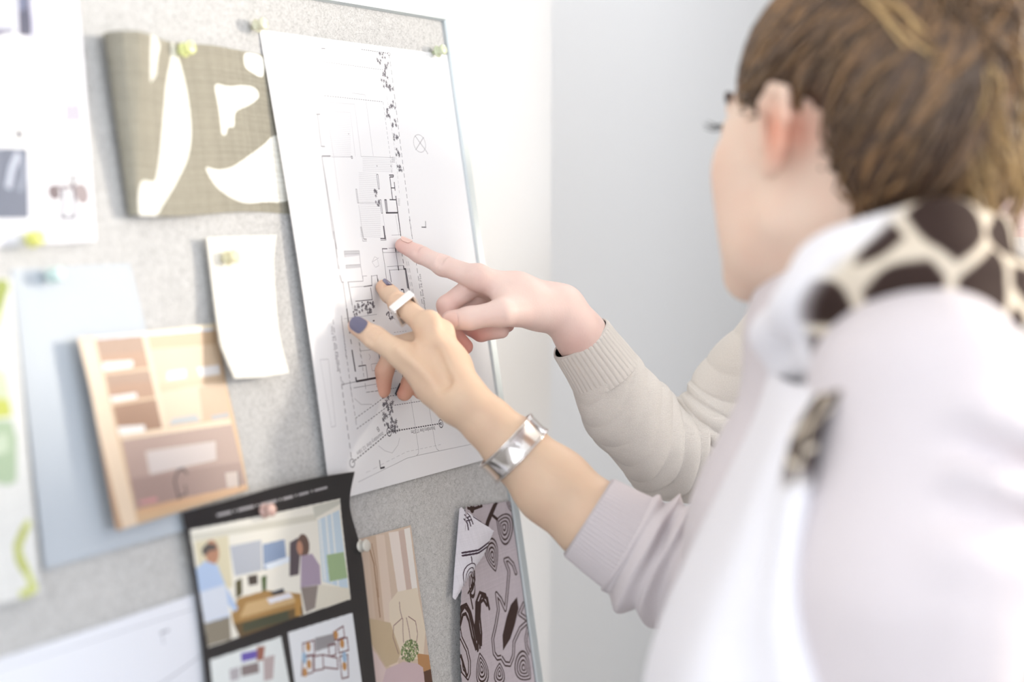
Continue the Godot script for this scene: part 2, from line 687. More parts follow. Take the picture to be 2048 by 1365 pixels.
func pin_photo_page() -> void:
	var p := Paint.new(440, 600, -420, -120, -210, 182, Color(0.93, 0.93, 0.95))
	var far := Color(0.86, 0.87, 0.9)
	p.poly([-334, -4, -206, -19, -221, 76, -349, 82], Color(0.9, 0.9, 0.93))
	p.poly([-335, 1, -270, -6, -275, 25, -340, 29], Color(0.88, 0.89, 0.92))
	p.poly([-267, -9, -253, -11, -260, 30, -272, 31], Color(0.42, 0.44, 0.53))
	p.poly([-265, -9, -260, -10, -263, 10, -268, 13], Color(0.62, 0.65, 0.73))
	p.poly([-324, 29, -276, 26, -277, 34, -326, 36], Color(0.64, 0.64, 0.70))
	for k in 6:
		p.poly([-256 + k * 6.5, -60, -253.5 + k * 6.5, -60, -258 + k * 6.5, 85, -260.5 + k * 6.5, 85], Color(0.82, 0.82, 0.88))
	p.poly([-260, 47, -247, 46, -251, 77, -253, 77], Color(0.83, 0.83, 0.87))
	p.poly([-252, 80, -222, 78, -223, 91, -255, 93], Color(0.80, 0.79, 0.83))
	p.stroke([-278, 42, -279, 50, -297, 58, -307, 61], 4.0, Color(0.5, 0.5, 0.56))
	p.ellipse(-276, 76, 38, 46, Color(0.965, 0.965, 0.97))
	p.poly([-336, 99, -288, 100, -296, 108, -338, 111], Color(0.93, 0.93, 0.95))
	p.ellipse(-285, 103, 3.5, 4, Color(0.45, 0.45, 0.5))
	p.poly([-354, 114, -279, 113, -287, 164, -363, 163], Color(0.50, 0.54, 0.61))
	p.poly([-355, 115, -304, 114, -311, 138, -361, 151], Color(0.58, 0.60, 0.66))
	p.stroke([-289, 118, -296, 128, -302, 142], 5, Color(0.8, 0.82, 0.86))
	p.stroke([-285, 122, -285, 132, -292, 144], 4, Color(0.66, 0.69, 0.74))
	p.poly([-262, 139, -228, 139, -229, 143, -263, 142], Color(0.62, 0.59, 0.60))
	p.stroke([-250, 143, -256, 164], 3, Color(0.5, 0.5, 0.55))
	p.stroke([-241, 143, -243, 164], 3, Color(0.5, 0.5, 0.55))
	p.stroke([-257, 164, -242, 164], 3, Color(0.55, 0.55, 0.6))
	p.ellipse(-260, 145, 6, 6, Color(0.55, 0.5, 0.52))
	p.ellipse(-233, 146, 7, 8, Color(0.7, 0.66, 0.67))
	p.poly([-241, 131, -237, 131, -239, 139, -242, 139], Color(0.35, 0.33, 0.36))
	for y in p.h:
		for x in p.w:
			var c := p.im.get_pixel(x, y)
			p.im.set_pixel(x, y, Color(pow(c.r, 1.7), pow(c.g, 1.7), pow(c.b, 1.65)))
	var net := [[Vector3(-420, -26, 3), Vector3(-315, -27, 4), Vector3(-212, -28, 3)], [Vector3(-422, 30, 8), Vector3(-318, 30, 10), Vector3(-217, 28, 6)], [Vector3(-424, 184, 3), Vector3(-322, 183, 3), Vector3(-229, 182, 4)]]
	net_sheet("interior_photo_page", "pale black and white page with a round white lamp and a small table", "photo page", net, printed(p.im, 0.5), 0.00025, 16, 20, [-420, -120, -210, 182])

func weave(im: Image, amount: float, seed_: int, wide := 1.0) -> void:
	# threads of uneven tone across and along
	var r := RandomNumberGenerator.new()
	r.seed = seed_
	var cols := PackedFloat32Array()
	var rows := PackedFloat32Array()
	var noise := FastNoiseLite.new()
	noise.seed = seed_
	noise.frequency = 0.03
	for x in im.get_width():
		cols.append(r.randf_range(-1, 1) if int(x / wide) != int((x - 1) / wide) or x == 0 else cols[x - 1])
	for y in im.get_height():
		rows.append(r.randf_range(-1, 1) if int(y / wide) != int((y - 1) / wide) or y == 0 else rows[y - 1])
	for y in im.get_height():
		for x in im.get_width():
			var k := 1.0 + amount * (cols[x] * (0.5 + noise.get_noise_2d(x * 7, y)) + rows[y] * (0.5 + noise.get_noise_2d(x, y * 7 + 400)))
			var c := im.get_pixel(x, y)
			im.set_pixel(x, y, Color(minf(c.r * k, 1), minf(c.g * k, 1), minf(c.b * k, 1)))

func pin_linen() -> void:
	# the print is laid out by length along the cloth: -300..30 mm, the fold lies near -196
	var p := Paint.new(760, 340, -300, 18, 30, 166, Color(0.61, 0.59, 0.535))
	var white := Color(0.95, 0.94, 0.90)
	p.blob([-123, 15, -116, 30, -111, 58, -112, 91, -120, 114, -134, 131, -159, 155, -171, 166, -183, 166, -168, 138, -157, 108, -148, 78, -139, 52, -128, 32], white)
	p.blob([-156, 18, -146, 23, -152, 34, -157, 49, -163, 54, -167, 54, -163, 19], white)
	p.blob([-186, 140, -174, 138, -168, 140, -173, 166, -191, 166], white)
	p.blob([-72, 53, -52, 53, -32, 50, -16, 51, -13, 59, -27, 68, -47, 76, -52, 89, -61, 91, -65, 97, -71, 96, -71, 81, -72, 68], white)
	p.blob([-99, 126, -83, 128, -64, 126, -42, 117, -17, 104, -1, 94, 14, 97, 13, 149, -29, 157, -55, 158, -76, 150, -90, 140], white)
	p.blob([-23, 20, 0, 21, -4, 39, -18, 37, -26, 32], white)
	weave(p.im, 0.10, 21)
	var m := printed(p.im, 0.95, 0.2)
	m.rim_enabled = true
	m.rim = 0.3
	# the cloth comes out of a loop at its left edge and lies over itself
	var at := func(s: float, t: float):
		var b := lerpf(0.022, 0.163, t)
		var r := lerpf(0.0125, 0.005, t)
		var lift := 0.003
		var x := lerpf(-0.300, 0.030, s)            # length along the cloth
		var left := -0.198 + 0.004 * t
		var turn := PI * r
		var start := -0.196 + r                       # where the front layer leaves the loop
		var a := 0.0
		var c := 0.0
		if x > start:
			a = x
			var free := 1.0 - smoothstep(-0.075, -0.025, x)   # lies flat where the plan covers it
			c = 0.0007 + free * 0.0033 + (2.0 * r) * exp(-((x - start) / 0.055) ** 2) + free * 0.0015 * sin(x * 60.0 + t * 3.0)
		elif x > start - turn:
			var g: float = (start - x) / r
			a = left + r - sin(g) * r
			c = lift + r + cos(g) * r
		else:
			a = left + r + (start - turn - x)
			c = lift
		return on_board(a, b + 0.002 * sin(x * 30.0), c)
	var o := put("linen_swatch", sheet_mesh(110, 14, at, 0.0005, BOARD_N), m)
	tag(o, "taupe linen swatch with white leaf print, folded over at its left edge", "fabric swatch", PINNED)

func pin_strip() -> void:
	var p := Paint.new(180, 240, 0, 0, 90, 120, Color(0.93, 0.92, 0.89))
	weave(p.im, 0.05, 31)
	var m := printed(p.im, 0.95, 0.2)
	m.heightmap_enabled = true
	m.heightmap_texture = m.albedo_texture
	m.heightmap_scale = 0.05
	var net := [[Vector3(-113, 183, 9), Vector3(-83, 182, 5), Vector3(-19, 182, 4)], [Vector3(-114, 211, 9), Vector3(-85, 212, 5), Vector3(-29, 208, 5)], [Vector3(-118, 255, 12), Vector3(-84, 257, 8), Vector3(-38, 256, 8)], [Vector3(-119, 276, 15), Vector3(-83, 278, 12), Vector3(-42, 278, 12)], [Vector3(-117, 300, 22), Vector3(-82, 302, 20), Vector3(-46, 302, 19)]]
	var o := net_sheet("cream_swatch", "narrow cream woven fabric strip with frayed edge beside the floor plan", "fabric swatch", net, m, 0.0006)
	# frayed threads along the left and lower edges
	var r := RandomNumberGenerator.new()
	r.seed = 8
	var s := Shape.new()
	for k in 70:
		var t := k / 69.0
		var col := []
		for row in net:
			col.append(along(row, 0.0))
		var q: Vector3 = along(col, t)
		var from := on_board(q.x / 1000, q.y / 1000, q.z / 1000 - 0.0003)
		var to := from - BOARD_H * r.randf_range(0.0012, 0.003) + BOARD_V * r.randf_range(-0.001, 0.001) + BOARD_N * r.randf_range(-0.001, 0.0005)
		tube_into(s, [from, to], [0.0003, 0.0002], 4, 1)
	var fr := put("frayed_threads", s.done(), mat(Color(0.9, 0.88, 0.83), 0.9), o)
	fr.set_meta("kind", "stuff")

func pin_card() -> void:
	var net := [[Vector3(-311, 200, 1), Vector3(-195, 200, 1)], [Vector3(-316, 306, 2), Vector3(-180, 306, 2)], [Vector3(-322, 414, 4), Vector3(-160, 412, 4)]]
	net_sheet("grey_card", "large plain blue-grey card behind the wooden shelf picture", "card", net, mat(Color(0.72, 0.75, 0.785), 0.55), 0.0008)

func pin_cabinet() -> void:
	var p := Paint.new(480, 460, -262, 250, -96, 402, Color(0.78, 0.66, 0.53))
	var wood := Color(0.80, 0.70, 0.59)
	var pale := Color(0.86, 0.78, 0.69)
	var deep := Color(0.60, 0.49, 0.42)
	p.poly([-259, 252, -109, 253, -109, 259, -240, 252], Color(0.90, 0.85, 0.76))
	p.poly([-240, 253, -111, 257, -111, 259, -241, 256], Color(0.80, 0.82, 0.87))
	p.poly([-261, 254, -240, 252, -223, 400, -242, 405], pale)
	p.poly([-262, 254, -258, 254, -238, 404, -255, 403], Color(0.69, 0.56, 0.45))
	# three cubbies, two wide shelves
	p.poly([-240, 256, -190, 257, -188, 283, -237, 282], deep)
	p.poly([-235, 283, -188, 284, -184, 305, -233, 305], deep)
	p.poly([-232, 307, -184, 307, -181, 330, -229, 329], Color(0.56, 0.42, 0.34))
	p.poly([-238, 269, -192, 269, -189, 282, -237, 281], Color(0.64, 0.50, 0.41))
	p.poly([-233, 291, -187, 293, -185, 305, -232, 304], Color(0.63, 0.49, 0.40))
	p.poly([-186, 258, -109, 259, -107, 270, -185, 267], Color(0.76, 0.65, 0.53))
	p.poly([-185, 268, -108, 270, -108, 297, -182, 296], Color(0.82, 0.73, 0.63))
	p.poly([-182, 302, -107, 301, -106, 330, -179, 329], Color(0.83, 0.75, 0.66))
	p.poly([-138, 303, -107, 302, -106, 330, -138, 330], Color(0.75, 0.65, 0.55))
	p.poly([-237, 281, -188, 282, -188, 284, -236, 283], wood)
	p.poly([-233, 304, -184, 305, -184, 307, -233, 307], wood)
	p.poly([-182, 295, -107, 297, -107, 302, -182, 301], wood)
	p.poly([-192, 257, -186, 257, -178, 330, -184, 330], pale)
	p.poly([-229, 329, -106, 332, -105, 337, -228, 333], pale)
	# crockery
	for q in [[-236, 274, -205, 275, -206, 280, -236, 280], [-233, 300, -206, 300, -206, 304, -232, 304], [-230, 323, -202, 325, -203, 330, -229, 329], [-170, 287, -149, 287, -150, 294, -172, 294], [-137, 287, -110, 287, -110, 295, -134, 295]]:
		p.poly(q, Color(0.90, 0.89, 0.89))
	p.poly([-172, 324, -145, 324, -141, 330, -177, 329], Color(0.68, 0.70, 0.72))
	p.poly([-128, 327, -107, 327, -107, 331, -127, 331], Color(0.66, 0.66, 0.68))
	# the open part with a tap
	p.poly([-228, 333, -105, 337, -98, 388, -223, 388], Color(0.66, 0.57, 0.54))
	p.poly([-205, 345, -127, 348, -129, 363, -204, 363], Color(0.78, 0.74, 0.73))
	p.poly([-225, 363, -101, 369, -98, 389, -222, 386], Color(0.60, 0.51, 0.49))
	p.poly([-222, 386, -98, 388, -98, 394, -221, 391], Color(0.78, 0.63, 0.50))
	p.poly([-238, 398, -95, 395, -96, 405, -242, 405], Color(0.76, 0.67, 0.60))
	p.stroke([-177, 386, -179, 372, -174, 365, -168, 364, -164, 369], 2.2, Color(0.33, 0.29, 0.30))
	p.stroke([-176, 385, -168, 384, -168, 377], 1.6, Color(0.36, 0.32, 0.32))
	p.stroke([-106, 377, -106, 389], 2.2, Color(0.33, 0.29, 0.29))
	p.poly([-121, 375, -106, 376, -107, 388, -121, 387], Color(0.75, 0.70, 0.68))
	p.poly([-219, 381, -200, 381, -200, 384, -218, 383], Color(0.78, 0.55, 0.55))
	var net := [[Vector3(-270, 254, 14), Vector3(-189, 254, 6), Vector3(-110, 253, 3)], [Vector3(-267, 293, 16), Vector3(-186, 293, 7), Vector3(-108, 298, 3)], [Vector3(-266, 345, 18), Vector3(-184, 344, 8), Vector3(-102, 347, 3)], [Vector3(-263, 398, 18), Vector3(-182, 396, 9), Vector3(-100, 393, 4)]]
	net_sheet("shelf_photo_cutout", "cut-out picture of a pale wooden shelf unit with white crockery and a tap", "picture", net, printed(p.im, 0.45), 0.0003, 16, 20, [-262, 250, -96, 402])

func pin_brochure() -> void:
	var p := Paint.new(600, 790, -180, 398, 44, 692, Color(0.14, 0.13, 0.14))
	# the big photograph: a bright room, a man in a light blue shirt, two people by a table
	p.poly([-170, 412, 20, 419, 15, 508, -168, 506], Color(0.93, 0.92, 0.88))
	p.poly([-169, 416, -17, 426, -16, 432, -168, 421], Color(0.84, 0.83, 0.78))
	p.poly([-19, 419, 20, 420, 19, 424, -18, 430], Color(0.80, 0.80, 0.76))
	p.poly([-167, 422, -128, 424, -131, 466, -166, 464], Color(0.86, 0.83, 0.72))
	p.poly([-128, 433, -90, 435, -94, 460, -127, 458], Color(0.72, 0.74, 0.78))
	p.poly([-89, 439, -61, 440, -62, 458, -86, 460, -92, 460], Color(0.55, 0.62, 0.74))
	p.poly([-91, 456, -56, 455, -57, 460, -86, 461], Color(0.90, 0.93, 0.97))
	p.poly([-14, 432, 17, 429, 14, 499, -19, 485], Color(0.78, 0.85, 0.90))
	for q in [[-11.7, 432.8, -15.6, 485.5], [-2.5, 431.7, -7.3, 488.7], [5.8, 430.3, 0.8, 493.2]]:
		p.stroke(q, 2.0, Color(0.93, 0.94, 0.93))
	p.poly([-9, 464, 15, 466, 15, 489, -10, 487], Color(0.62, 0.72, 0.55))
	p.poly([-30, 485, 15, 498, 15, 508, -34, 507], Color(0.88, 0.86, 0.80))
	# table
	p.poly([-127, 476, -93, 477, -50, 489, -50, 500, -136, 495, -137, 487], Color(0.66, 0.52, 0.32))
	p.poly([-118, 482, -62, 485, -56, 495, -128, 492], Color(0.80, 0.68, 0.50))
	p.poly([-136, 495, -50, 500, -50, 507, -131, 507], Color(0.42, 0.34, 0.22))
	p.poly([-125, 497, -69, 499, -69, 507, -127, 504], Color(0.30, 0.31, 0.24))
	p.poly([-58, 492, -52, 492, -53, 507, -61, 506], Color(0.72, 0.55, 0.30))
	p.poly([-93, 484, -64, 485, -60, 490, -90, 489], Color(0.90, 0.90, 0.93))
	p.poly([-88, 480, -71, 480, -70, 484, -84, 483], Color(0.25, 0.26, 0.30))
	p.poly([-112, 461, -100, 462, -101, 470, -112, 469], Color(0.30, 0.27, 0.25))
	p.poly([-127, 462, -119, 461, -121, 474, -129, 476], Color(0.35, 0.33, 0.22))
	p.poly([-96, 465, -89, 465, -92, 477, -97, 477], Color(0.33, 0.40, 0.25))
	# man
	p.ellipse(-149, 434, 8, 10, Color(0.72, 0.54, 0.44))
	p.poly([-160, 429, -153, 426, -143, 429, -144, 433, -151, 432, -157, 435, -160, 434], Color(0.36, 0.34, 0.33))
	p.poly([-169, 443, -158, 439, -145, 445, -138, 465, -128, 484, -133, 486, -139, 478, -139, 489, -167, 488, -169, 461], Color(0.70, 0.78, 0.90))
	p.poly([-169, 462, -139, 462, -139, 487, -168, 487], Color(0.84, 0.87, 0.92))
	p.poly([-168, 487, -139, 488, -141, 506, -168, 505], Color(0.55, 0.52, 0.46))
	# two people
	p.poly([-55, 444, -44, 442, -42, 452, -49, 473, -61, 472], Color(0.35, 0.31, 0.34))
	p.ellipse(-38, 450, 8, 10, Color(0.42, 0.33, 0.30))
	p.ellipse(-43, 451, 4, 6, Color(0.74, 0.55, 0.46))
	p.poly([-43, 458, -28, 459, -20, 471, -22, 487, -49, 484], Color(0.66, 0.60, 0.68))
	p.poly([-49, 484, -26, 487, -34, 505, -47, 506], Color(0.56, 0.52, 0.50))
	# the two small plans
	p.poly([-168, 516, -82, 518, -78, 578, -171, 570], Color(0.91, 0.93, 0.93))
	p.poly([-73, 517, 15, 520, 15, 589, -73, 582], Color(0.92, 0.93, 0.95))
	var tones := [Color(0.42, 0.36, 0.70), Color(0.62, 0.40, 0.34), Color(0.55, 0.50, 0.50), Color(0.72, 0.70, 0.72), Color(0.74, 0.68, 0.68), Color(0.60, 0.59, 0.60)]
	var blocks := [[-132.3, 519.7, -113.2, 521.8, -114.5, 528.1, -132.8, 526.7], [-112.6, 519.3, -103.0, 521.0, -107.2, 531.3, -115.0, 530.6], [-134.4, 529.6, -113.3, 531.7, -114.0, 540.1, -135.2, 537.9], [-147.7, 528.8, -136.4, 529.7, -138.3, 539.0, -148.7, 538.2], [-106.9, 530.0, -92.9, 530.9, -98.9, 549.4, -109.8, 548.5], [-39.8, 529.6, -13.6, 531.7, -14.8, 542.0, -41.2, 541.0]]
	for k in blocks.size():
		p.poly(blocks[k], tones[k])
	for q in [[-56.2, 530.5, -41.3, 531.3, -42.8, 543.4, -57.7, 542.4, -56.2, 530.5], [-58.5, 540.8, -44.9, 542.9, -48.1, 557.3, -62.9, 556.1, -58.5, 540.8], [-14.5, 530.8, -0.3, 528.5, -0.3, 538.4, -13.9, 538.0, -14.5, 530.8], [-9.6, 539.0, 3.0, 539.2, 2.7, 550.6, -10.9, 550.0, -9.6, 539.0], [-10.4, 552.9, 0.7, 554.3, -2.4, 573.4, -11.4, 572.4, -10.4, 552.9], [-44.2, 544.5, -32.4, 546.0, -34.0, 558.1, -46.1, 556.4, -44.2, 544.5], [-32.4, 546.0, -13.9, 553.5, -15.0, 563.0, -33.7, 556.8], [-23.3, 539.9, -13.4, 540.9, -15.1, 550.4, -24.3, 549.4, -23.3, 539.9]]:
		p.stroke(q, 1.3, Color(0.45, 0.26, 0.28))
	for c in [[-49.6, 534.8], [-11.7, 533.6], [-4.8, 543.0], [-51.8, 549.4], [-5.7, 562.6], [-58.3, 554.6]]:
		p.ellipse(c[0], c[1], 3, 4, Color(0.76, 0.55, 0.32))
	for c in [[-56.7, 542.7], [-4.1, 555.2]]:
		p.ellipse(c[0], c[1], 3.0, 5, Color(0.62, 0.74, 0.84))
	# a line of small white words along the top, with dots between them
	var x := -138.0
	for wide in [21, 1, 24, 1, 26, 1, 16, 1, 17, 1, 22]:
		if wide == 1:
			p.ellipse(x + 1.5, 405.6, 1.0, 1.0, Color(0.86, 0.85, 0.85))
			x += 5.0
		else:
			p.poly([x, 404.6, x + wide * 0.82, 404.6, x + wide * 0.82, 406.8, x, 406.8], Color(0.70, 0.69, 0.70))
			x += wide * 0.82 + 2.6
	var net := [[Vector3(-186, 397, 10), Vector3(-143, 396, 16), Vector3(-79, 394, 20), Vector3(-23, 395, 18), Vector3(28, 398, 16)], [Vector3(-183, 427, 9), Vector3(-137, 426, 11), Vector3(-72, 425, 12), Vector3(-13, 426, 9), Vector3(27, 428, 6)], [Vector3(-181, 467, 8), Vector3(-131, 468, 8), Vector3(-67, 468, 8), Vector3(-12, 468, 8), Vector3(30, 468, 9)], [Vector3(-182, 510, 8), Vector3(-130, 511, 8), Vector3(-65, 511, 8), Vector3(-14, 512, 9), Vector3(28, 513, 10)], [Vector3(-190, 610, 8), Vector3(-130, 610, 6), Vector3(-76, 610, 6), Vector3(-22, 610, 6), Vector3(26, 610, 8)], [Vector3(-188, 692, 6), Vector3(-130, 692, 6), Vector3(-76, 692, 6), Vector3(-22, 692, 6), Vector3(30, 692, 8)]]
	net_sheet("brochure_page", "glossy black page with a photo of people in a bright room and two floor plans", "brochure", net, printed(p.im, 0.28), 0.0003, 32, 40, [-180, 398, 44, 692])

func pin_drawing() -> void:
	var ink := Ink.new(600, 560, 0.25)
	ink.line(120, 120, 2300, 200, 8, 150)
	ink.line(100, 1100, 2350, 640, 8, 150)
	ink.line(100, 1300, 2350, 860, 8, 170)
	ink.line(1900, 330, 1990, 330, 20, 120)
	ink.line(1920, 330, 1920, 440, 8, 150)
	ink.line(400, 200, 700, 1900, 8, 150)
	ink.line(800, 900, 820, 960, 12, 150)
	var m := printed(ink.picture(Color(0.91, 0.92, 0.95), Color(0.3, 0.3, 0.34)), 0.6)
	var net := [[Vector3(-420, 466, 2), Vector3(-300, 465, 3), Vector3(-176, 463, 3)], [Vector3(-420, 560, 4), Vector3(-300, 560, 3), Vector3(-180, 560, 3)], [Vector3(-420, 690, 3), Vector3(-300, 690, 3), Vector3(-184, 690, 2)]]
	net_sheet("line_drawing_sheet", "white sheet with faint straight drawn lines beside the black page", "drawing", net, m)

func pin_floral() -> void:
	var p := Paint.new(300, 520, -440, 200, -314, 430, Color(0.87, 0.87, 0.86))
	var leaf := Color(0.62, 0.68, 0.52)
	p.poly([-335, 208, -315, 207, -315, 215, -323, 230, -339, 234], Color(0.62, 0.66, 0.40))
	p.poly([-346, 229, -321, 229, -327, 241, -349, 245], Color(0.74, 0.78, 0.58))
	p.poly([-352, 263, -327, 272, -326, 288, -326, 297, -358, 296], Color(0.80, 0.83, 0.72))
	p.poly([-356, 284, -327, 292, -326, 303, -340, 303, -357, 293], Color(0.76, 0.78, 0.42))
	p.poly([-359, 302, -327, 306, -325, 319, -330, 348, -337, 350, -366, 341], Color(0.68, 0.75, 0.64))
	p.poly([-354, 315, -332, 314, -333, 327, -356, 330], Color(0.78, 0.83, 0.74))
	p.stroke([-326, 379, -337, 393, -336, 401, -332, 412, -328, 424, -341, 426], 6, Color(0.78, 0.80, 0.50))
	p.stroke([-330, 382, -338, 392, -338, 402, -334, 411], 5, Color(0.70, 0.72, 0.40))
	weave(p.im, 0.04, 41)
	var net := [[Vector3(-440, 206, 8), Vector3(-380, 206, 9), Vector3(-316, 206, 6)], [Vector3(-440, 310, 10), Vector3(-380, 310, 14), Vector3(-326, 314, 10)], [Vector3(-440, 428, 8), Vector3(-380, 428, 12), Vector3(-335, 428, 12)]]
	net_sheet("floral_swatch", "white fabric swatch with pale green leaves at the left edge", "fabric swatch", net, printed(p.im, 0.9, 0.2), 0.0006, 16, 20, [-440, 200, -314, 430])

func pin_curtain_photo() -> void:
	var p := Paint.new(380, 700, 20, 458, 122, 650, Color(0.83, 0.75, 0.68))
	var strips := [[36.4, 458.5, 42.4, 459.6, 37.0, 575.5, 28.9, 573.4], [52.9, 460.3, 65.5, 462.0, 57.4, 580.7, 45.1, 577.6], [65.7, 461.4, 78.4, 463.1, 72.0, 584.5, 57.4, 580.7], [85.3, 462.4, 100.6, 463.9, 99.5, 544.9, 86.6, 542.0], [100.6, 463.9, 109.7, 464.2, 111.3, 534.2, 100.4, 531.8], [109.8, 463.6, 119.0, 463.9, 117.1, 549.0, 108.3, 547.0]]
	var cloth := [Color(0.90, 0.84, 0.77), Color(0.80, 0.71, 0.63), Color(0.88, 0.81, 0.75), Color(0.93, 0.89, 0.86), Color(0.80, 0.72, 0.68), Color(0.94, 0.92, 0.90)]
	for k in strips.size():
		p.poly(strips[k], cloth[k])
	p.stroke([53, 468, 57, 486, 56, 509, 55, 535], 1.6, Color(0.60, 0.47, 0.36))
	p.stroke([58, 468, 60, 492, 57, 517], 1.2, Color(0.66, 0.54, 0.44))
	p.poly([71, 525, 86, 518, 117, 521, 121, 563, 111, 588, 62, 573], Color(0.90, 0.85, 0.77))
	p.poly([37, 531, 69, 543, 78, 573, 71, 580, 54, 580, 38, 556], Color(0.78, 0.70, 0.58))
	p.poly([103, 580, 123, 587, 122, 602, 107, 604, 102, 592], Color(0.72, 0.54, 0.36))
	p.poly([108, 599, 126, 600, 126, 621, 106, 616], Color(0.36, 0.24, 0.18))
	for q in [[86.3, 543.2, 73.1, 546.7, 69.7, 556.4, 74.6, 573.4], [97.5, 543.8, 107.4, 550.8, 107.9, 562.9, 101.3, 576.0], [88.4, 543.7, 85.8, 555.0, 84.4, 565.2], [94.0, 544.3, 95.4, 557.3, 95.2, 567.9], [87.4, 543.5, 86.0, 535.2, 86.7, 527.4]]:
		p.stroke(q, 0.9, Color(0.55, 0.42, 0.40))
	var r := RandomNumberGenerator.new()
	r.seed = 4
	var ball := [92, 575, 106, 578, 90, 585]
	for k in 220:
		var a := r.randf() * TAU
		var d := sqrt(r.randf())
		p.ellipse(ball[0] + cos(a) * d * (ball[2] - ball[0]), ball[1] + sin(a) * d * (ball[5] - ball[1]), 0.8, 0.9, Color(0.27, 0.34, 0.18).lerp(Color(0.55, 0.64, 0.40), r.randf()))
	p.poly([32, 555, 42, 565, 53, 582, 43, 609, 24, 604], Color(0.87, 0.79, 0.78))
	p.poly([53, 582, 80, 582, 101, 589, 109, 595, 108, 627, 34, 607], Color(0.82, 0.73, 0.75))
	var net := [[Vector3(20, 460, 1), Vector3(72, 461, 2), Vector3(119, 462, 2)], [Vector3(20, 540, 2), Vector3(72, 540, 3), Vector3(119, 540, 2)], [Vector3(20, 650, 2), Vector3(72, 650, 3), Vector3(119, 650, 2)]]
	net_sheet("curtain_photo", "narrow photo of cream curtains and a green ball plant in a wire cage", "picture", net, printed(p.im, 0.4), 0.0003, 16, 20, [20, 458, 122, 650])

# brown outlined flowers: drops inside each other, pointed at one end
func petals(p: Paint, x: float, y: float, rx: float, ry: float, tilt: float, rings: int, ink: Color, ground: Color) -> void:
	for k in rings:
		var f := 1.0 - float(k) / rings
		for inner in [0.0, 1.0]:
			var g: float = f - inner * 0.46 / rings
			var pts := []
			for j in 28:
				var a := j * TAU / 28
				var d := Vector2(sin(a) * pow(absf(sin(a / 2.0)), 0.9) * rx * 1.15, -cos(a) * ry) * g
				d = d.rotated(tilt)
				pts.append(x + d.x)
				pts.append(y + d.y)
			p.poly(pts, ground if inner > 0.0 else ink)

